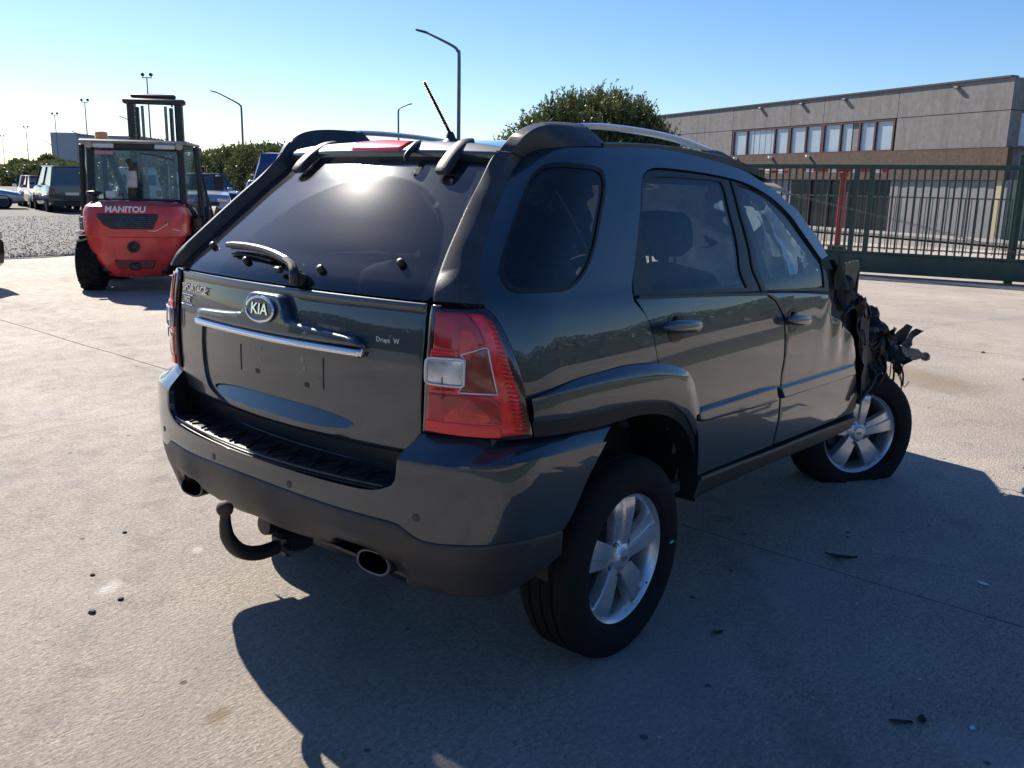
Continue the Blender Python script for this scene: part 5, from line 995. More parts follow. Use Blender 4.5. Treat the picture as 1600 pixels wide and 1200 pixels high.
# thin mesh fence further back
rf = empty('railing_fence', (0, 0, 0), 0, 'low dark railing fence standing behind the green gate', 'fence'); rf.location = gp(0, 0, -3.2)
o = MB().box((0, 0, 1.45), (9.0, .03, .03), GROT).build('rail', M['steel'], rf); o = MB().box((0, 0, .35), (9.0, .03, .03), GROT).build('rail', M['steel'], rf)
pb = None
for k in range(72):
    if pb is None: pb = MB().box((0, 0, .88), (.014, .014, 1.14), GROT).build('bar', M['trim_dark'], rf); pb.location = GD*-4.4
    else: o = pb.copy(); col.objects.link(o); o.location = GD*(-4.4+k*.124)
# ---------------------------------------------------------------- red barriers behind the gate
M['red'] = mat('faded_red_paint', (.38, .030, .025), .5, var=.25, vscale=6)
M['redwhite'] = mat('red_white_boom', (.45, .04, .035), .5)
def barrier(px, label, lean=0, boom=2.0):
    r = empty('boom_barrier', px, 0, label, 'barrier', 'boom barriers behind the gate')
    MB().box((0, 0, .95), (.14, .14, 1.9), GROT, .012).build('barrier_post', M['red'], r); MB().box((0, 0, .06), (.42, .42, .12), GROT, .01).build('foot', M['trim_dark'], r)
    MB().box((0, 0, 1.98), (.20, .20, .16), GROT, .02).build('motor_head', M['red'], r)
    c = Vector((0, 0, 2.10)); MB().cyl(c-GD*boom*.55, c+GD*boom*.55, .055, n=14).build('boom', M['red'], r)
    for k in (-.48, -.2, .1, .4): MB().cyl(c+GD*boom*k, c+GD*boom*(k+.10), .058, n=14).build('white_band', M['white'], r)
    MB().box(c+Vector((0, 0, .09)), (.05, .05, .12), GROT).build('yellow_flag', mat('yellow', (.7, .5, .03), .5), r); return r
barrier((22.2, 6.75, 0), 'faded red barrier post with a red and white boom on top, behind the gate')
barrier((24.6, 10.3, 0), 'red barrier partly hidden by the front of the car roof', boom=1.6)
# ---------------------------------------------------------------- concrete office building
BA, BD = Vector((32.2, 5.2, 0)), Vector((.4551, .8904, 0)); BN = Vector((-.8904, .4551, 0)); BROT = Matrix.Rotation(math.atan2(BD.y, BD.x), 3, 'Z')
M['panel'] = mat('pebbled_concrete_panel', (.185, .174, .170), .85, base2=(.235, .223, .217), vscale=5, bump=.5, bscale=60)
M['brown'] = mat('brown_washed_aggregate', (.080, .052, .036), .85, base2=(.13, .088, .062), vscale=9, bump=.6, bscale=50)
weather(M['panel'], .62, .7, 2.2, .22); weather(M['brown'], .6, .6, 2.5, .4)
M['maroon'] = mat('maroon_window_frame', (.085, .028, .035), .5)
M['blind'] = mat('pale_blue_blinds', (.34, .42, .50), .35, coat=.8, var=.08, vscale=2)
M['dark_in'] = mat('dark_entrance', (.018, .020, .024), .3, coat=.3)
bl = empty('office_building', BA, 0, 'grey concrete panel office building with a strip of maroon-framed windows', 'building')
def bb(name, s0, s1, z0, z1, d0, d1, m, parent=bl, bev=0):
    c = BD*((s0+s1)/2)+BN*((d0+d1)/2)+Vector((0, 0, (z0+z1)/2)); return MB().box(c, (s1-s0, abs(d1-d0), z1-z0), BROT, bev).build(name, m, parent)
bb('core', .05, 26, 0, 5.3, -12, -.21, M['panel'])
ups = [0, 4.75, 8.8, 10.9, 15.1, 17.43, 20.2, 23, 26]
for a, c in zip(ups[:-1], ups[1:]): bb('wall_panel', a+.012, c-.012, 4.33, 5.36, -.19, 0, M['panel'])
for a, c in ((0, 4.75), (15.1, 17.43), (17.43, 20.2), (20.2, 23), (23, 26)): bb('wall_panel', a+.012, c-.012, 3.12, 4.305, -.19, 0, M['panel'])
bb('coping', -.05, 26, 5.365, 5.43, -.3, .05, mat('dark_coping', (.05, .052, .06), .5))
bb('brown_band', -.3, 26, 2.02, 3.10, -.19, .06, M['brown'])
# window strip
bb('window_sill', 4.82, 15.05, 3.10, 3.16, -.12, .03, M['maroon']); bb('window_head', 4.82, 15.05, 4.24, 4.30, -.12, .0, M['maroon'])
mull = [4.86, 5.81, 6.64, 7.71, 8.77, 9.8, 10.89, 11.89, 13.92, 14.98]
for i, s in enumerate(mull): bb('mullion', s-.045-(.05 if i in (4, 6) else 0), s+.045+(.05 if i in (4, 6) else 0), 3.162, 4.238, -.11, .012, M['maroon'])
for i, (a, c) in enumerate(zip(mull[:-1], mull[1:])):
    if i == 2: bb('window', a+.05, a+.42, 3.165, 4.235, -.10, -.07, M['panel']); a = a+.42
    bb('window', a+.05, c-.05, 3.165, 4.235, -.10, -.06, M['blind'])
    if i in (7,):
        for k in range(4): bb('blind_fold', a+.3+k*.42, a+.33+k*.42, 3.17, 4.23, -.058, -.05, M['blind'])
# ground floor: white wall, dark glazed entrance
M['white_wall'] = mat('white_ribbed_cladding', (.24, .230, .228), .6, var=.08, vscale=3)
for k in range(13): bb('cladding_strip', -.4+k*.395, -.4+k*.395+.385, 0, 2.0, -.16, -.02-(k % 2)*.012, M['white_wall'])
for k in range(5): bb('entrance_glass', 4.8+k*1.15, 5.9+k*1.15, 0, 1.98, -.198, -.17, M['dark_in']); bb('entrance_frame', 4.74+k*1.15, 4.84+k*1.15, 0, 2.0, -.168, -.10, M['maroon'])
bb('ground_wall', 10.6, 26, 0, 2.0, -.3, -.1, M['white_wall'])
for s in (2.1, 7.6, 10.2, 13.0): bb('flood_lamp', s-.10, s+.10, 5.16, 5.25, .0, .12, M['steel'], bev=.02)
for s in (9.4, 11.9, 14.5): bb('camera', s-.06, s+.06, 2.94, 3.04, .06, .26, M['white'], bev=.02)
# right-hand return wall
for z0, z1 in ((4.33, 5.36), (3.12, 4.305)): MB().box(BD*-.06-BN*3.0+Vector((0, 0, (z0+z1)/2)), (.2, 6.0, z1-z0), BROT).build('wall_panel', M['panel'], bl)
MB().box(BD*-.18-BN*2.3+Vector((0, 0, 3.7)), (.06, 3.6, 1.05), BROT).build('window', M['blind'], bl)
MB().box(BD*-.1-BN*3.0+Vector((0, 0, 1.05)), (.2, 6.0, 2.0), BROT).build('side_wall', mat('cream_wall', (.50, .42, .26), .7), bl)
o = MB().box((0, 0, .06), (26, 1.6, .12), BROT, .02).build('kerb', M['panel'], None); o.location = BA+BD*9+BN*2.0; tag(o, kind='structure'); o.name = 'pavement'
# ---------------------------------------------------------------- rough-terrain forklift
M['fl_red'] = mat('scuffed_red_paint', (.76, .060, .048), .38, coat=.3, var=.18, vscale=5, rough_var=.12)
weather(M['fl_red'], .5, .4, 5, 1.6, 9)
M['fl_black'] = mat('forklift_black', (.018, .018, .019), .5, var=.3, vscale=8)
M['mast'] = mat('greasy_mast_steel', (.045, .042, .042), .5, .4, var=.3, vscale=10)
M['fl_glass'] = glass_mat('greenish_cab_glass', (.70, .80, .76), 1., 0, .10, (.40, .46, .46), 3)
M['amber'] = mat('amber_beacon', (.80, .22, .01), .2, coat=1.)
M['lamp_white'] = mat('work_lamp_lens', (.62, .63, .62), .25, .2, .6)
fk = empty('forklift', (3.63, 9.37, 0), R(52), 'red and black rough-terrain forklift with a raised mast, parked rear end towards us', 'forklift')
secs = [(.20, .42, .20), (.30, .50, .10), (.45, .56, .05), (.60, .62, .03), (.74, .645, .015), (.76, .655, .0), (.95, .665, -.005), (1.08, .655, .0), (1.15, .63, .03), (1.20, .57, .10), (1.225, .45, .20)]
b = MB()
for z, hw, x0 in secs:
    b.v += [(.85, -hw, z), (x0+.34, -hw, z), (x0+.16, -hw+.05, z), (x0+.05, -hw+.16, z), (x0, -hw+.34, z), (x0-.012, 0, z), (x0, hw-.34, z), (x0+.05, hw-.16, z), (x0+.16, hw-.05, z), (x0+.34, hw, z), (.85, hw, z)]
for i in range(len(secs)-1):
    for k in range(10): b.f.append((i*11+k, i*11+k+1, (i+1)*11+k+1, (i+1)*11+k)); b.mi.append(0)
b.f += [tuple(range((len(secs)-1)*11, len(secs)*11)), tuple(range(10, -1, -1))]; b.mi += [0, 0]
cw = b.build('counterweight', M['fl_red'], fk, True, 30)
fl_fn = lambda y, z, d: (d, y, z)
MB().prism([(-.40, 1.06), (.34, 1.06), (.36, 1.03), (.28, .86), (-.24, .86), (-.34, .92), (-.41, 1.03)], lambda y, z, d: (d, -y, z), .05, -.030, bev=.008).build('grille_recess', M['fl_black'], cw)
for k in range(6): MB().box((-.034, -.03, .885+.026*k), (.02, .40+.03*k, .010), Matrix.Rotation(.5, 3, 'Y')).build('grille_slat', M['steel'], cw)
text_obj('MANITOU', .105, M['white'], cw, frame_matrix((-.020, .05, 1.115), (0, -1, 0), (0, 0, 1)), .002, .004, shear=.12, sx=1.05)
MB().lathe((-.02, -.02, .62), (-1, 0, 0), [(.075, -.03), (.075, .02), (.045, .03), (.04, .0), (0, .0)], 18).build('tow_eye', M['fl_black'], cw)
MB().prism([(-.26, .44), (.26, .44), (.22, .33), (-.22, .33)], lambda y, z, d: (d, y-.02, z), .12, .032, bev=.006).build('hitch_recess', mat('recess_shade_red', (.16, .012, .012), .5), cw)  # shade of the hitch recess put into a darker red
MB().box((.03, -.02, .36), (.09, .13, .10), bev=.02).build('hitch_pin', M['fl_black'], cw)
for pts in ([(-.22, .845), (-.30, .835), (-.36, .86), (-.42, .90), (-.45, .91)], [(-.43, .93), (-.46, .91), (-.47, .945)], [(-.52, .86), (-.62, .84)], [(.56, .955), (.60, .95)]):
    MB().tube([(-.006+.9*max(0, abs(y)-.32)**2, y, z) for y, z in pts], .006, 5).build('paint_scratch', M['lens_edge'], cw)
MB().box((.42, 0, .36), (.5, .9, .22), bev=.04).build('rear_axle', M['fl_black'], fk); MB().box((1.35, 0, .62), (1.5, .95, .62), bev=.05).build('chassis', M['fl_black'], fk)
def fwheel(x, y, r, w, n):
    rt = empty('wheel'); rt.parent = fk; sg = 1 if y > 0 else -1
    b = MB(); b.lathe((x, y, r), (0, 1, 0), [(r*.52, -w/2), (r*.85, -w*.53), (r*.95, -w*.47), (r*.96, -w*.4), (r*.96, w*.4), (r*.95, w*.47), (r*.85, w*.53), (r*.52, w/2)], 40); ty = b.build('tyre', M['tyre'], rt, True, 40)
    b = MB()
    for k in range(n):
        for q in (-1, 1):
            a = 2*math.pi*(k+(.5 if q > 0 else 0))/n; b.box((x+math.cos(a)*r*.965, y+q*w*.24, r+math.sin(a)*r*.965), (.05, w*.46, .055), Matrix.Rotation(-a+math.pi/2, 3, 'Y') @ Matrix.Rotation(q*.45, 3, 'Z'), .006)
    b.build('tread_lug', M['tyre'], ty)
    MB().lathe((x, y, r), (0, sg, 0), [(0, w*.30), (r*.2, w*.32), (r*.3, w*.2), (r*.5, w*.25), (r*.55, w*.49), (r*.50, w*.5)], 28).build('rim', M['fl_red'], rt); return rt
for y in (.62, -.62): fwheel(.52, y, .37, .30, 16)
for y in (.66, -.66): fwheel(2.05, y, .50, .38, 18)
for y in (.66, -.66):
    b = MB(); b.v = [(2.05+math.cos(a)*.60, y+q*.24, .52+math.sin(a)*.60) for a in np.linspace(.3, 3.0, 12) for q in (-1, 1)]; b.f = [(2*i, 2*i+1, 2*i+3, 2*i+2) for i in range(11)]; b.mi = [0]*11; b.build('mudguard', M['fl_black'], fk)
cab = empty('cab'); cab.parent = fk; K = M['fl_black']
def bar(name, a, c, w, parent=cab, m=K): 
    a = Vector(a); c = Vector(c); d = c-a; rot = d.to_track_quat('Z', 'Y').to_matrix(); return MB().box((a+c)/2, (w[0], w[1], d.length), rot, min(w)*.15).build(name, m, parent)
for s in (1, -1):
    bar('rear_pillar', (.66, s*.60, 1.18), (.72, s*.585, 1.98), (.09, .09)); bar('side_pillar', (1.02, s*.80, 1.0), (1.0, s*.76, 1.98), (.06, .06)); bar('front_pillar', (2.02, s*.70, 1.1), (1.86, s*.66, 1.98), (.08, .08))
    bar('roof_rail', (.70, s*.60, 1.95), (1.9, s*.70, 1.95), (.08, .08)); bar('waist_rail', (.68, s*.64, 1.16), (2.0, s*.74, 1.12), (.05, .05))
    g_ = MB(); g_.add([(.72, s*.63, 1.2), (1.0, s*.77, 1.05), (.99, s*.745, 1.93), (.76, s*.61, 1.93)], [(0, 1, 2, 3)]); g_.add([(1.05, s*.79, 1.05), (1.98, s*.72, 1.12), (1.85, s*.67, 1.93), (1.03, s*.755, 1.93)], [(0, 1, 2, 3)]); g_.build('side_window', M['fl_glass'], cab, False)
    bar('door_frame', (1.05, s*.82, .62), (1.05, s*.80, 1.3), (.05, .05))
bar('rear_header', (.71, -.60, 1.955), (.71, .60, 1.955), (.11, .09)); bar('rear_sill', (.66, -.60, 1.215), (.66, .60, 1.215), (.05, .05)); bar('front_header', (1.87, -.66, 1.96), (1.87, .66, 1.96), (.08, .08))
MB().add([(.67, -.56, 1.235), (.67, .56, 1.235), (.715, .545, 1.90), (.715, -.545, 1.90)], [(0, 1, 2, 3)]).build('rear_window', M['fl_glass'], cab, False)
MB().add([(2.03, -.66, 1.1), (2.03, .66, 1.1), (1.87, .62, 1.92), (1.87, -.62, 1.92)], [(0, 1, 2, 3)]).build('front_window', M['fl_glass'], cab, False)
MB().box((1.28, 0, 2.015), (1.34, 1.42, .05), bev=.02).build('roof', mat('dusty_grey_roof', (.30, .29, .28), .6, var=.2, vscale=6), cab)
MB().tube([(.72+.012*math.cos(k*1.3), .08-.52*k/60, 2.06+.014*math.sin(k*1.3)) for k in range(60)], .005, 5, smooth=0).build('coiled_cable', M['rubber'], cab)
for s in (1, -1):
    MB().box((.635, s*.40, 1.955), (.05, .27, .065), bev=.012).build('work_lamp', M['lamp_white'], cab); MB().lathe((.64, s*.585, 1.965), (-1, 0, 0), [(.05, -.03), (.05, .02), (.04, .03), (0, .034)], 16).build('round_lamp', mat('dull_lamp', (.40, .36, .28), .4), cab)
MB().box((1.0, .49, 2.05), (.13, .13, .02), bev=.004).build('beacon_base', K, cab); MB().lathe((1.0, .49, 2.06), (0, 0, 1), [(.085, 0), (.085, .06), (.08, .085), (.05, .095), (0, .098)], 18).build('beacon', M['amber'], cab)
MB().box((.655, .40, 1.86), (.01, .24, .05), bev=.002).build('maker_plate', mat('pink_plate', (.55, .22, .24), .5), cab)
bar('seat_back', (1.15, .02, 1.0), (1.08, .02, 1.48), (.14, .45)); bar('wheel_column', (1.62, .02, .95), (1.48, .02, 1.30), (.05, .05)); bar('overhead_brace', (1.1, .44, 1.92), (1.55, .30, 1.15), (.05, .10))
MB().tube([(.72, -.05, 1.86), (.71, -.30, 1.83), (.71, -.50, 1.78)], .009, 6).build('wiper', K, cab)
# stack, bonnet-top fittings
st = MB(); st.cyl((.48, .03, 1.18), (.48, .03, 1.40), .062, n=16); stk = st.build('exhaust_stack', M['rust'], fk); MB().tube([(.48, .03, 1.60), (.48, .03, 1.68), (.475, .045, 1.73), (.45, .06, 1.76)], .034, 10).build('stack_pipe', M['rust'], stk)
MB().cyl((.48, .03, 1.40), (.48, .03, 1.62), .068, n=16).build('heat_shield', mat('pale_heat_shield', (.48, .43, .38), .5, .3, var=.2, vscale=12), stk)
MB().box((.42, .30, 1.30), (.08, .13, .10), bev=.01).build('filter_box', M['lamp_white'], fk); MB().lathe((.42, .52, 1.28), (0, 0, 1), [(.04, -.06), (.04, 0), (.10, .02), (.09, .06), (0, .075)], 16).build('air_intake', K, fk)
MB().box((.50, -.25, 1.235), (.3, .5, .03), bev=.01).build('engine_cover', M['fl_black'], fk)
# mast
ms = empty('mast'); ms.parent = fk
for s in (1, -1):
    MB().box((2.55, s*.35, 1.42), (.18, .11, 2.62), bev=.008).build('mast_channel', M['mast'], ms); MB().box((2.45, s*.25, 1.45), (.10, .05, 2.3), bev=.006).build('inner_channel', M['mast'], ms)
    MB().cyl((2.43, s*.17, .5), (2.43, s*.17, 2.62), .024, n=10).build('hydraulic_ram', M['steel'], ms)
    MB().box((2.46, s*.40, 2.02), (.14, .12, .07), bev=.01).build('roller_bracket', M['mast'], ms)
    b = MB()
    for k in range(26): b.box((2.385, s*.275, 1.5+k*.045), (.012, .030 if k % 2 else .020, .03))
    b.build('lift_chain', M['steel'], ms)
MB().box((2.50, 0, 2.69), (.14, .92, .085), bev=.02).build('mast_head', M['mast'], ms); MB().box((2.58, .02, 2.775), (.12, .66, .06), bev=.015).build('mast_cap', M['mast'], ms)
MB().box((2.48, 0, 1.93), (.10, .72, .10), bev=.01).build('mast_tie', M['mast'], ms); MB().box((2.5, 0, .75), (.10, .72, .12), bev=.01).build('mast_tie', M['mast'], ms)
MB().box((2.70, 0, .55), (.08, 1.2, .5), bev=.01).build('fork_carriage', M['mast'], ms)
for s in (1, -1): MB().box((3.25, s*.35, .10), (1.1, .12, .05), bev=.008).build('fork', M['mast'], ms); MB().box((2.76, s*.35, .40), (.05, .12, .60), bev=.008).build('fork', M['mast'], ms)
# mirrors, steps, hoses
for s in (1, -1):
    MB().tube([(1.9, s*.72, 1.55), (1.92, s*.90, 1.60), (1.9, s*.96, 1.55)], .012, 6).build('mirror_arm', K, fk); MB().box((1.9, s*.97, 1.48), (.03, .14, .22), bev=.01).build('mirror', K, fk)
    MB().box((1.25, s*.80, .45), (.5, .18, .04), bev=.01).build('step', M['steel'], fk); MB().box((.78, s*.74, .86), (.16, .14, .34), bev=.05).build('lamp_guard', K, fk)
MB().box((.28, .70, .80), (.12, .10, .05), bev=.015).build('tail_light', M['lamp_white'], fk)
MB().tube([(1.0, -.84, 1.6), (.95, -.90, 1.1), (1.0, -.88, .75)], .02, 7).build('grab_rail', K, fk); MB().tube([(1.3, -.85, 1.3), (1.25, -.93, .95), (1.35, -.88, .6)], .015, 6).build('hydraulic_hose', K, fk)
# ---------------------------------------------------------------- parked vehicles in the background
M['car_glass'] = mat('vehicle_glass', (.035, .045, .055), .06, coat=1., var=.2, vscale=1.5)
M['headlamp'] = mat('headlamp_lens', (.60, .62, .64), .12, .4, 1.)
M['tail'] = mat('vehicle_tail_lamp', (.30, .012, .015), .2, coat=1.)
def paint(name, c, metal=.3): return mat(name, c, .3, metal, 1., var=.06, vscale=2)
STY = {  # stations along x (0 rear .. 1 front): top of lower body, half-width factor | greenhouse: rear base, rear top, front top, front base (fractions), roof height
 'sedan': dict(L=4.5, W=1.78, H=1.46, top=[(0, .62), (.02, .86), (.12, .95), (.30, .95), (.66, .92), (.80, .86), (.95, .74), (1, .52)], gh=(.10, .27, .52, .70)),
 'hatch': dict(L=4.1, W=1.75, H=1.50, top=[(0, .60), (.02, .90), (.10, .96), (.62, .94), (.80, .88), (.95, .74), (1, .50)], gh=(.015, .10, .50, .72)),
 'suv': dict(L=4.6, W=1.88, H=1.74, top=[(0, .62), (.02, 1.02), (.1, 1.08), (.64, 1.08), (.82, 1.03), (.95, .93), (1, .62)], gh=(.02, .08, .52, .69)),
 'van': dict(L=4.5, W=1.84, H=1.92, top=[(0, .60), (.005, 1.12), (.1, 1.14), (.74, 1.10), (.88, 1.0), (.97, .82), (1, .52)], gh=(.004, .02, .62, .80)),
 'truck': dict(L=5.2, W=1.90, H=1.80, top=[(0, .70), (.02, 1.02), (.42, 1.04), (.70, 1.06), (.82, 1.04), (.96, .98), (1, .60)], gh=(.42, .46, .58, .70)),
}
def vehicle(name, style, m, loc, az, label, cat='car', group='vehicles parked behind the forecourt', roof_m=None, panel_van=False):
    S = STY[style]; L, W, H = S['L'], S['W'], S['H']; r = empty(name, loc, R(az), label, cat, group); hw = W/2
    xs = sorted(set([k for k, _ in S['top']]+[i/24 for i in range(25)])); b = MB(); ring = None
    for f in xs:
        zt = float(np.interp(f, [k for k, _ in S['top']], [z for _, z in S['top']])); w = hw*(1-.10*max(0, abs(f-.5)-.38)**1*6*abs(f-.5)); z0 = .24+.10*max(0, f-.9)*5+.10*max(0, .06-f)*8
        sec = [(0, z0), (.80*w, z0), (.95*w, z0+.06), (w, .50), (w, .62), (.985*w, max(.64, zt-.12)), (.93*w, max(.66, zt-.02)), (.80*w, max(.67, zt)), (0, max(.68, zt+.025))]
        sec = sec+[(-y, z) for y, z in reversed(sec[1:-1])]; ring = len(sec); b.v += [((f-.5)*L, y, z) for y, z in sec]
    for i in range(len(xs)-1):
        for k in range(ring): b.f.append((i*ring+k, i*ring+(k+1) % ring, (i+1)*ring+(k+1) % ring, (i+1)*ring+k)); b.mi.append(0)
    b.f += [tuple(range(ring)), tuple(range((len(xs)-1)*ring, len(xs)*ring))]; b.mi += [0, 0]
    body = b.build('body', m, r, True, 40)
    rb, rt_, ftp, fb = [(k-.5)*L for k in S['gh']]; zb = float(np.interp(.4, [k for k, _ in S['top']], [z for _, z in S['top']]))-.02; gw = hw*.90; tw_ = hw*.74; mid = [(rb, gw), (rt_, tw_), (ftp, tw_), (fb, gw)]
    g2 = MB(); g2.v = [(rb, -gw*.94, zb), (rb, gw*.94, zb), (fb, gw*.94, zb), (fb, -gw*.94, zb), (rt_, -tw_*.95, H-.05), (rt_, tw_*.95, H-.05), (ftp, tw_*.95, H-.05), (ftp, -tw_*.95, H-.05)]
    g2.f = [(0, 1, 5, 4), (1, 2, 6, 5), (2, 3, 7, 6), (3, 0, 4, 7)]; g2.mi = [0]*4; g2.build('windows', m if panel_van else M['car_glass'], r, False)
    if panel_van:
        MB().add([(fb-.02, -gw*.85, zb+.05), (fb-.02, gw*.85, zb+.05), (ftp+.02, tw_*.86, H-.12), (ftp+.02, -tw_*.86, H-.12)], [(0, 1, 2, 3)]).build('windscreen', M['car_glass'], r, False).location.x = .03
        MB().add([(rb-.012, -gw*.80, zb+.10), (rb-.012, gw*.80, zb+.10), (rt_-.012, tw_*.95, H-.22), (rt_-.012, -tw_*.95, H-.22)], [(0, 1, 2, 3)]).build('rear_window', M['car_glass'], r, False)
    rf_ = MB().box(((rt_+ftp)/2, 0, H-.03), (ftp-rt_+.10, tw_*2*.97, .07), bev=.03).build('roof', roof_m or m, r)
    for s in (1, -1):
        for p0, p1 in (((rb, s*gw*.95, zb), (rt_, s*tw_*.96, H-.04)), ((fb, s*gw*.95, zb), (ftp, s*tw_*.96, H-.04)), (((rb+fb)/2+.05, s*gw*.95, zb), ((rt_+ftp)/2, s*tw_*.965, H-.04))): MB().tube([p0, p1], .035, 6, smooth=0).build('pillar', m, r)
        for f in (.18, .82):
            x = (f-.5)*L; w_ = empty('wheel'); w_.parent = r
            MB().lathe((x, s*(hw-.11), .33), (0, s, 0), [(.20, .10), (.30, .115), (.33, .08), (.33, -.10), (.2, -.1)], 24).build('tyre', M['tyre'], w_)
            MB().lathe((x, s*(hw-.11), .33), (0, s, 0), [(0, .09), (.06, .10), (.17, .085), (.21, .105)], 20).build('rim', M['alloy'], w_)
            MB().lathe((x, s*(hw-.02), .36), (0, s, 0), [(0, .012), (.352, .012), (.355, -.05)], 26).build('wheel_arch', M['trim_dark'], r)
        MB().box((.492*L, s*hw*.66, .72), (.14, hw*.46, .17), bev=.04).build('headlamp', M['headlamp'], r); MB().box((-.492*L, s*hw*.80, .86), (.10, hw*.22, .26), bev=.03).build('tail_lamp', M['tail'], r)
        MB().box((fb-.25, s*(hw+.08), zb+.08), (.10, .20, .14), bev=.03).build('door_mirror', m, r)
        MB().tube([((rb+fb)/2+.1, s*(hw*.992), .45), ((rb+fb)/2+.1, s*(hw*.985), zb-.05)], .008, 4, smooth=0).build('door_gap', M['rubber'], r)
    MB().box((.5*L-.01, 0, .60), (.06, hw*1.0, .16), bev=.02).build('grille', M['trim_dark'], r); MB().box((.5*L, 0, .36), (.05, hw*1.5, .14), bev=.02).build('lower_grille', M['trim_dark'], r)
    MB().box((-.5*L+.0, 0, .40), (.06, hw*1.6, .18), bev=.03).build('rear_skirt', M['trim_dark'], r)
    MB().box((-.5*L-.005, 0, .80 if style != 'van' else .78), (.03, .52, .12), bev=.004).build('plate', M['white'] if False else M['headlamp'], r)
    return r
grey, black, silver, white_p = paint('slate_blue_paint', (.020, .028, .042)), paint('black_paint', (.012, .012, .014)), paint('silver_paint', (.42, .43, .45), .6), paint('white_car_paint', (.70, .71, .72), 0)
vehicle('parked_car', 'sedan', silver, (13.2, 42.6, 0), -20, 'silver saloon car at the left edge of the gravel lot')
vehicle('parked_car', 'hatch', white_p, (17.9, 46.6, 0), -112, 'white car facing us between the silver saloon and the dark van')
vehicle('parked_car', 'hatch', paint('red_car_paint', (.30, .03, .03)), (16.9, 43.2, 0), -105, 'small red car half hidden behind the dark van')
vehicle('parked_van', 'van', grey, (15.75, 38.8, 0), 76, 'slate blue panel van seen from behind, left of the forklift', 'van', panel_van=True)
vehicle('parked_van', 'van', paint('pale_blue_van_paint', (.40, .48, .56), 0), (17.8, 36.2, 0), 66, 'pale blue van visible through the forklift cab', 'van', panel_van=True)
vehicle('parked_car', 'suv', paint('navy_paint', (.02, .03, .055)), (19.6, 33.4, 0), -100, 'navy car visible through the right side of the forklift cab')
vehicle('pickup_truck', 'suv', paint('pale_silver_paint', (.40, .41, .43)), (17.6, 30.6, 0), -118, 'silver pickup with a dark grille facing us between the forklift and the crashed car', 'pickup')
vehicle('parked_car', 'hatch', paint('blue_silver_paint', (.30, .34, .40), .5), (18.9, 28.2, 0), -128, 'silver-blue car nosing out behind the crashed car rear pillar')
vehicle('parked_car', 'suv', black, (.34, 11.9, 0), 0, 'black vehicle cut off by the left edge of the picture')
vehicle('parked_van', 'van', paint('white_van_paint', (.6, .6, .6), 0), (-26, 22, 0), 80, 'white van added out of view behind the camera for its reflection in the tailgate', 'van', panel_van=True)  # this and the next two are out of view, added for reflections
vehicle('parked_car', 'suv', black, (-19, 3.5, 0), 70, 'black car added out of view behind the camera for its reflection in the tailgate')
vehicle('parked_car', 'sedan', silver, (4, -24, 0), 5, 'silver saloon added out of view behind the camera for its reflection in the doors')
vehicle('parked_car', 'hatch', white_p, (10.6, 47.5, 0), -60, 'white car behind the silver saloon at the left edge')
vehicle('parked_car', 'suv', silver, (20.6, 48.5, 0), -105, 'silver car in the back row above the dark van roof')
# blue tarpaulin trailer
M['tarp'] = mat('blue_tarpaulin', (.035, .065, .20), .45, var=.2, vscale=2, bump=.4, bscale=6, dist=.03)
tt = empty('tarpaulin_trailer', (24.2, 33.6, 0), R(-52), 'trailer under a bright blue tarpaulin behind the parked cars', 'trailer')
b = MB(); b.v = [(x, y*1.15, z) for x in (-1.7, 1.7) for y, z in ((-1, .95), (-1, 2.25), (-.75, 2.72), (.75, 2.80), (1, 2.25), (1, .95))]; b.v[1:5] = [(p[0]+.5, p[1], p[2]) for p in b.v[1:5]]
b.f = [(i, i+1, i+7, i+6) for i in range(5)]+[(5, 4, 3, 2, 1, 0), (6, 7, 8, 9, 10, 11)]; b.mi = [0]*7; b.build('tarpaulin', M['tarp'], tt, True, 20)
MB().box((0, 0, .80), (3.6, 2.2, .25), bev=.03).build('load_bed', M['fl_black'], tt)
for x in (-1.4, -.5): 
    for s in (1, -1): MB().lathe((x, s*1.0, .40), (0, s, 0), [(0, .1), (.2, .1), (.38, .13), (.40, 0), (.38, -.13)], 20).build('wheel', M['tyre'], tt)
# ---------------------------------------------------------------- greenery
def leaf_mat(name, c0, c1, scale=.9):
    m = bpy.data.materials.new(name); m.use_nodes = True; t = m.node_tree; b = t.nodes['Principled BSDF']; N = t.nodes.new; L = t.links.new
    g = N('ShaderNodeNewGeometry'); n = N('ShaderNodeTexNoise'); n.inputs['Scale'].default_value = scale; n.inputs['Detail'].default_value = 5; L(g.outputs['Position'], n.inputs['Vector'])
    r = N('ShaderNodeValToRGB'); r.color_ramp.elements[0].position = .33; r.color_ramp.elements[0].color = (*c0, 1); r.color_ramp.elements[1].position = .68; r.color_ramp.elements[1].color = (*c1, 1); L(n.outputs['Fac'], r.inputs[0]); L(r.outputs[0], b.inputs['Base Color'])
    b.inputs['Roughness'].default_value = .45; b.inputs['Specular IOR Level'].default_value = .4
    tl = N('ShaderNodeBsdfTranslucent'); mx = N('ShaderNodeMixShader'); mx.inputs[0].default_value = .25; L(r.outputs[0], tl.inputs[0]); L(b.outputs[0], mx.inputs[1]); L(tl.outputs[0], mx.inputs[2]); L(mx.outputs[0], t.nodes['Material Output'].inputs[0]); return m
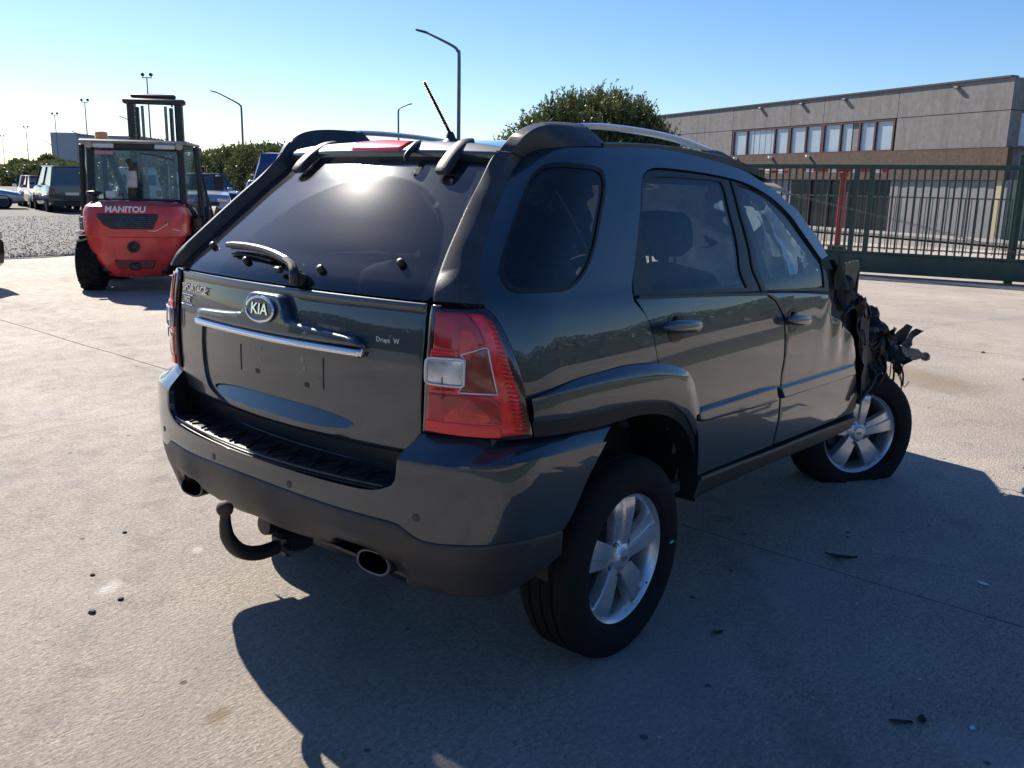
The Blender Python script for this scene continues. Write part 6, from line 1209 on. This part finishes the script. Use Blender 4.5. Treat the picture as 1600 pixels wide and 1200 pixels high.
def leaf_mesh(name, pos, dirs, ln, wd, m, parent=None, rng=None):
    """one pointed leaf (two triangles folded) per position"""
    k = len(pos); rv = rng.normal(size=(k, 3)); side = np.cross(dirs, rv); side /= np.linalg.norm(side, axis=1)[:, None]+1e-9
    L_ = ln[:, None]; W_ = wd[:, None]; V = np.stack([pos, pos+dirs*L_*.5+side*W_, pos+dirs*L_, pos+dirs*L_*.5-side*W_], 1).reshape(-1, 3)
    me = bpy.data.meshes.new(name); me.vertices.add(4*k); me.vertices.foreach_set('co', V.ravel().astype(np.float32)); me.loops.add(4*k); me.loops.foreach_set('vertex_index', np.arange(4*k, dtype=np.int32)); me.polygons.add(k)
    me.polygons.foreach_set('loop_start', np.arange(0, 4*k, 4, dtype=np.int32)); me.polygons.foreach_set('loop_total', np.full(k, 4, dtype=np.int32)); me.materials.append(m); me.update(calc_edges=True); me.validate()
    o = bpy.data.objects.new(name, me); col.objects.link(o)
    if parent: o.parent = parent
    return o
M['hedge_leaf'] = leaf_mat('hedge_leaves', (.040, .060, .018), (.155, .175, .062)); M['bush_leaf'] = leaf_mat('shrub_leaves', (.040, .058, .018), (.140, .165, .060), 1.6)
M['core'] = mat('foliage_shade', (.012, .016, .008), .9); M['bark'] = mat('bark', (.07, .055, .04), .9, var=.3, vscale=20, bump=.5, bscale=40)  # core colour paints the shade inside the foliage
def hedge(name, path, hfun, depth, n, seed, label, leaf=.16):
    rg = np.random.default_rng(seed); P = np.array(path, float); seg = np.linalg.norm(np.diff(P, axis=0), axis=1); cum = np.concatenate([[0], np.cumsum(seg)]); T = cum[-1]
    root = empty(name, (0, 0, 0), 0, label, 'hedge')
    def at(s): return np.stack([np.interp(s, cum, P[:, 0]), np.interp(s, cum, P[:, 1])], -1)
    def nrm_(s): d = at(np.minimum(s+.5, T))-at(np.maximum(s-.5, 0)); d /= np.linalg.norm(d, axis=-1)[:, None]+1e-9; return np.stack([-d[:, 1], d[:, 0]], -1)
    # near-black core, painting the shade between the leaves
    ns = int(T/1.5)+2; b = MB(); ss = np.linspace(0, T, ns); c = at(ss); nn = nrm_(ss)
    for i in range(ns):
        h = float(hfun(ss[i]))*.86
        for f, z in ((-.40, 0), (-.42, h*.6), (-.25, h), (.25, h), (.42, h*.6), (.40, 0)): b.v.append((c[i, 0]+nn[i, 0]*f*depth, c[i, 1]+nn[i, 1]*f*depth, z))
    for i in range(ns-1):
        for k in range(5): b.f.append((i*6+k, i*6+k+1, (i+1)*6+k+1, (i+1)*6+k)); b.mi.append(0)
    b.build('hedge_shade_core', M['core'], root)
    s = rg.random(n)*T; a = rg.random(n); f = np.where(a < .45, -.5, np.where(a < .55, .5, rg.uniform(-.5, .5, n))); top = a >= .55
    lump = np.array([noise.noise((q*.55, seed, 0)) + .6*noise.noise((q*1.7, seed, 4)) for q in s]); h = np.array([float(hfun(q)) for q in s])*(1+.10*lump)
    z = np.where(top, h*(1-.5*(np.abs(f)*2)**4*.4)+rg.normal(0, .12, n)-.1, h*rg.random(n)**.8); side = np.array([noise.noise((q*.8, zz*1.1, seed)) for q, zz in zip(s, z)])
    off = f*depth*np.where(top, .95, 1-.18*(z/np.maximum(h, .1))**3)+np.where(top, 0, np.sign(f)*(side*.45+rg.normal(0, .10, n))); xy = at(s)+nrm_(s)*off[:, None]
    pos = np.column_stack([xy, z]); d = rg.normal(size=(n, 3))*.6; d[:, 2] += np.where(top, 1.3, .5); d[:, :2] += nrm_(s)*np.sign(f)[:, None]*np.where(top, 0, .7)[:, None]; d /= np.linalg.norm(d, axis=1)[:, None]
    ln = leaf*rg.uniform(.6, 1.7, n); leaf_mesh('foliage', pos, d, ln, ln*.3, M['hedge_leaf'], root, rg); return root
HP = [(54.8, 168.9), (49.9, 134.9), (45.8, 107.7), (36.3, 72.7), (30.0, 49.9), (25.6, 36.0)]
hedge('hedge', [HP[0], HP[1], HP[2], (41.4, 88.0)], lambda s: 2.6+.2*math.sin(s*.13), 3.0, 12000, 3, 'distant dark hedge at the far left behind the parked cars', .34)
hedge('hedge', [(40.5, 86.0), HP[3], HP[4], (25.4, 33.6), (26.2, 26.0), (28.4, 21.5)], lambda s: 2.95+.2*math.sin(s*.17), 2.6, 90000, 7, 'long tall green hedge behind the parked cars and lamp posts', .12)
# trees standing in front of the pale silo
for (x, y, h, w, sd, lb) in ((59.5, 141.5, 4.4, 3.0, 1, 'dark tree at the foot of the pale warehouse'), (56.2, 143.5, 3.6, 3.4, 2, 'round dark tree left of the pale warehouse')):
    rg = np.random.default_rng(sd); t_ = empty('tree', (x, y, 0), 0, lb, 'tree', 'far trees'); MB().cyl((0, 0, 0), (0, 0, h*.6), .18, .08, 8).build('trunk', M['bark'], t_)
    n = 1800; v = rg.normal(size=(n, 3)); v /= np.linalg.norm(v, axis=1)[:, None]; rr = rg.uniform(.6, 1.08, n)[:, None]; pos = v*rr*[w/2, w/2, h*.36]+[0, 0, h*.62]; leaf_mesh('crown', pos, v, rg.uniform(.3, .6, n), np.full(n, .14), M['hedge_leaf'], t_, rg)
# big shrub behind the car
def shrub(name, loc, w, h, n, label, seed=11, m='bush_leaf'):
    rg = np.random.default_rng(seed); r = empty(name, loc, 0, label, 'shrub')
    b = MB()
    for k in range(26):
        a = rg.random()*6.28; e = rg.uniform(.25, 1.25); L_ = rg.uniform(.55, .95); tip = Vector((math.cos(a)*math.cos(e)*w*.5*L_, math.sin(a)*math.cos(e)*w*.5*L_, h*.12+math.sin(e)*h*.85*L_)); b.tube([(0, 0, 0), tip*.5+Vector((0, 0, .15)), tip], .05, 6, rfun=lambda f: .055-.045*f)
    b.build('trunk', M['bark'], r)
    # crown: shoots spread through a dome, each carrying narrow leaves
    ns = n//22; u = rg.random(ns)*2*math.pi; v = rg.random(ns)**.75; el = np.arcsin(v); rad = rg.uniform(.62, 1.0, ns)**.5
    lump = np.array([noise.noise((math.cos(a)*2.1, math.sin(a)*2.1, e*2.4)) for a, e in zip(u, el)])*.12+np.array([noise.noise((math.cos(a)*5, math.sin(a)*5, e*6)) for a, e in zip(u, el)])*.12
    rad = rad*(1+lump); base = np.column_stack([np.cos(u)*np.cos(el)*rad*w/2, np.sin(u)*np.cos(el)*rad*w/2, h*.10+np.sin(el)*rad*h*.84])
    out = np.column_stack([np.cos(u)*np.cos(el), np.sin(u)*np.cos(el), np.sin(el)+.75]); out += rg.normal(0, .28, (ns, 3)); out /= np.linalg.norm(out, axis=1)[:, None]; sl = rg.uniform(.22, .60, ns)
    P, D, LN = [], [], []
    for k in range(22):
        f = rg.random(ns)[:, None]; P.append(base+out*sl[:, None]*f); d = out+rg.normal(0, .55, (ns, 3)); d /= np.linalg.norm(d, axis=1)[:, None]; D.append(d); LN.append(rg.uniform(.06, .13, ns))
    P = np.concatenate(P); D = np.concatenate(D); LN = np.concatenate(LN); leaf_mesh('crown', P, D, LN, LN*.17, M[m], r, rg)
    sh = MB(); sh.lathe((0, 0, 0), (0, 0, 1), [(w*.38, .05), (w*.43, h*.3), (w*.37, h*.55), (w*.22, h*.74), (0, h*.80)], 18); sh.build('crown_shade_core', M['core'], r); return r  # near-black dome added as the shade between the leaves
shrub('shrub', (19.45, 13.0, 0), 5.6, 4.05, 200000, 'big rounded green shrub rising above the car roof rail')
# greenery and ground strips added behind the camera, seen only mirrored in the paintwork and glass
hedge('hedge', [(-44, -28), (-15, -42), (15, -46), (44, -44), (95, -32)], lambda s: 5.0+.8*math.sin(s*.3), 2.4, 9000, 21, 'hedge behind the photographer, mirrored in the doors', .45)
hedge('hedge', [(-34, 36), (-38, 15), (-40, -8)], lambda s: 4.4+.5*math.sin(s*.3), 3.0, 5000, 22, 'hedge behind the photographer, mirrored in the tailgate', .5)
vb_ = MB(); vb_.add([(-40, -4.5, -.012), (60, -4.5, -.012), (60, -3.5, -.012), (-40, -3.5, -.012)], [(0, 1, 2, 3)]); tag(vb_.build('grass_verge', mat('short_grass', (.035, .055, .016), .9, base2=(.075, .095, .03), vscale=3, bump=.5, bscale=40), None, False, recalc=False), kind='structure').location.z = .02
rb_ = MB().add([(-40, -6.3, .006), (60, -6.3, .006), (60, -4.5, .006), (-40, -4.5, .006)], [(0, 1, 2, 3)]).build('unseen_dark_strip', mat('dark_asphalt', (.035, .034, .034), .85, base2=(.06, .058, .056), vscale=8, bump=.4, bscale=90), None, False, recalc=False); tag(rb_, kind='structure')  # unseen dark strip added to darken the reflections in the doors
hedge('hedge', [(-30, -14), (0, -14.5), (30, -13), (60, -8)], lambda s: 1.7+.25*math.sin(s*.5), 1.4, 9000, 23, 'low hedge added out of view beyond the dark strip, mirrored in the doors', .3)
# ---------------------------------------------------------------- street lamps
M['galv'] = mat('galvanised_pole', (.16, .165, .17), .5, .6, var=.15, vscale=3); M['galv_dark'] = mat('dark_lamp_head', (.05, .052, .055), .5, .3)
def street_lamp(base, tip, h, label):
    """tip: horizontal offset of the lamp head from the pole"""
    r = empty('street_lamp', (*base, 0), 0, label, 'street lamp', 'street lamps with a bent arm'); t = Vector((*tip, 0)); hp = h-.12*t.length*3
    MB().tube([(0, 0, 0), (0, 0, hp*.5), (0, 0, hp-.55), t*.03+Vector((0, 0, hp-.2)), t*.14+Vector((0, 0, hp+.02)), t*.5+Vector((0, 0, hp+(h-hp)*.52)), t*.85+Vector((0, 0, h-.03))], .08, 8, rfun=lambda f: .10-.055*f).build('pole', M['galv'], r)
    d = t.normalized(); c = t*.93+Vector((0, 0, h)); rot = Matrix.Rotation(math.atan2(d.y, d.x), 3, 'Z') @ Matrix.Rotation(-.25, 3, 'Y'); MB().box(c, (.62, .22, .10), rot, .04).build('lamp_head', M['galv_dark'], r); return r
street_lamp((29.85, 28.2), (-1.06, 1.59), 8.45, 'tall street lamp right behind the crashed car roof')
street_lamp((41.5, 63.5), (-1.45, 1.95), 8.4, 'street lamp above the hedge between the forklift and the crashed car')
street_lamp((55.5, 60.0), (.75, -.7), 8.4, 'small far street lamp left of the car antenna')
for i, ((x, y), k) in enumerate((((53.4, 102.4), 0), ((67.6, 146.2), 1), ((81.0, 189.6), 2), ((97.6, 241.6), 3))): street_lamp((x, y), (-1.35, 1.85), 8.4, ['street lamp arm showing left of the forklift mast', 'street lamp arm above the forklift cab left corner', 'far street lamp left of the pale warehouse', 'farthest street lamp arm at the left edge'][k])
def flood_mast(base, h, label):
    r = empty('floodlight_mast', (*base, 0), 0, label, 'floodlight', 'floodlight masts along the lot'); MB().tube([(0, 0, 0), (0, 0, h*.5), (0, 0, h-.3)], .08, 8, rfun=lambda f: .075-.035*f).build('pole', M['galv'], r)
    MB().box((0, 0, h-.28), (.7, .06, .06), Matrix.Rotation(-.9, 3, 'Z')).build('crossbar', M['galv_dark'], r)
    for s in (-1, 1): MB().box((s*.18, -s*.22, h-.08), (.24, .14, .22), Matrix.Rotation(-.9+s*.4, 3, 'Z') @ Matrix.Rotation(.5, 3, 'Y'), .03).build('floodlight', M['galv_dark'], r)
for (x, y), lb in (((30.8, 58.5), 'floodlight mast rising behind the forklift mast'), ((38.4, 83.9), 'floodlight mast above the left side of the forklift cab'), ((45.3, 106.0), 'floodlight mast left of the pale warehouse corner'), ((56.3, 140.8), 'far floodlight mast over the parked silver car'), ((67.9, 179.6), 'farthest floodlight mast at the left edge')): flood_mast((x, y), 8.45, lb)
# ---------------------------------------------------------------- pale warehouse far left
M['pale'] = mat('pale_grey_sheet_wall', (.34, .37, .41), .7, var=.05, vscale=.2); wh = empty('warehouse', (66.7, 157.0, 0), R(-45), 'pale grey windowless warehouse far behind the vans', 'building')
MB().box((8, 6, 4.0), (14, 12, 8.0)).build('wall', M['pale'], wh); MB().box((2.2, 6, 4.25), (4.2, 12.3, 8.5), bev=.05).build('stair_tower', M['pale'], wh); MB().box((8, 6, 8.05), (14.2, 12.2, .2)).build('roof_edge', M['galv'], wh)
for k in range(5): MB().box((4.8+k*2.1, -.02, 4.0), (.08, .06, 7.9)).build('sheet_rib', M['pale'], wh)
# ---------------------------------------------------------------- small things lying on the concrete
M['dry_leaf'] = mat('dry_brown_leaf', (.035, .026, .020), .8, var=.3, vscale=60); M['chip'] = mat('white_plastic_chip', (.65, .67, .70), .4); M['pebble'] = mat('dark_pebble', (.05, .047, .045), .8)
def litter(name, x, y, L_, W_, a, m, label, cat, h=.012, curl=.3, seed=0):
    b = MB(); nu, nv = 8, 4
    def f(u, v):
        p = (u-.5)*L_; w = W_*math.sin(max(.06, min(.94, u))*math.pi)**.7*(v-.5); z = .003+h*((u-.5)**2*4*curl+abs(v-.5)*.8)+.003*noise.noise((u*4+seed, v*4, 0))
        return (x+p*math.cos(a)-w*math.sin(a), y+p*math.sin(a)+w*math.cos(a), max(.002, z))
    b.grid(f, nu, nv); o = b.build(name, m, None, True, 60); return tag(o, label, cat)
litter('leaf', 1.30, -1.14, .13, .035, -1.2, M['dry_leaf'], 'long dark curled leaf in the car shadow beside the rear wheel', 'leaf', .02, .5, 1)
litter('leaf', .20, -1.73, .07, .022, -1.0, M['dry_leaf'], 'narrow dark leaf near the bottom right corner', 'leaf', .01, .3, 2)
litter('leaf', .25, -1.775, .05, .025, .3, M['dry_leaf'], 'small broken leaf beside the narrow leaf', 'leaf', .012, .5, 3)
litter('leaf', .33, -1.06, .05, .02, -.4, M['dry_leaf'], 'tiny dark leaf just right of the rear wheel', 'leaf', .01, .4, 4)
for i, (x, y, s_, lb) in enumerate(((.31, -1.90, .028, 'white chip at the bottom right'), (1.44, -1.67, .05, 'pale plastic sliver at the right in the shadow'), (.49, -1.70, .014, 'tiny white crumb left of the bottom right chip'), (.56, -1.76, .012, 'tiny white crumb above the bottom right chip'), (-.35, -1.23, .012, 'tiny white crumb at the bottom middle'), (.9, -1.35, .016, 'tiny pale crumb beside the joint'))): litter('plastic_chip', x, y, s_, s_*.55, i*1.3, M['chip'], lb+' on the concrete', 'debris', .006, .4, i)
def pebble(x, y, r_, lb, m=None):
    b = MB(); rs = random.Random(int(x*1000)); b.lathe((x, y, 0), (0, 0, 1), [(r_, 0), (r_*1.05, r_*.3), (r_*.7, r_*.75), (0, r_*.85)], 7); b.v = [(p[0]+rs.uniform(-.2, .2)*r_, p[1]+rs.uniform(-.2, .2)*r_, max(0, p[2]+rs.uniform(-.1, .1)*r_)) for p in b.v]; tag(b.build('pebble', m or M['pebble'], None, True, 25), lb, 'pebble')
pebble(-1.07, .71, .014, 'dark pebble left of the tow ball on sunlit concrete'); pebble(-.95, .735, .011, 'small dark pebble nearest the tow bar'); pebble(-.92, 1.02, .010, 'small dark pebble farther left on the sunlit concrete'); pebble(-.62, 1.35, .010, 'lone dark pebble near the left edge')
for i, (x, y) in enumerate(((3.2, 7.0), (3.6, 7.4), (6.2, -.9), (7.4, -.3), (8.2, .9))): pebble(x, y, .02, ['dark stone on the concrete in front of the forklift', 'second dark stone in front of the forklift', 'dark stone on the far concrete right of the front wheel', 'dark stone halfway to the gate', 'dark stone nearest the gate'][i])
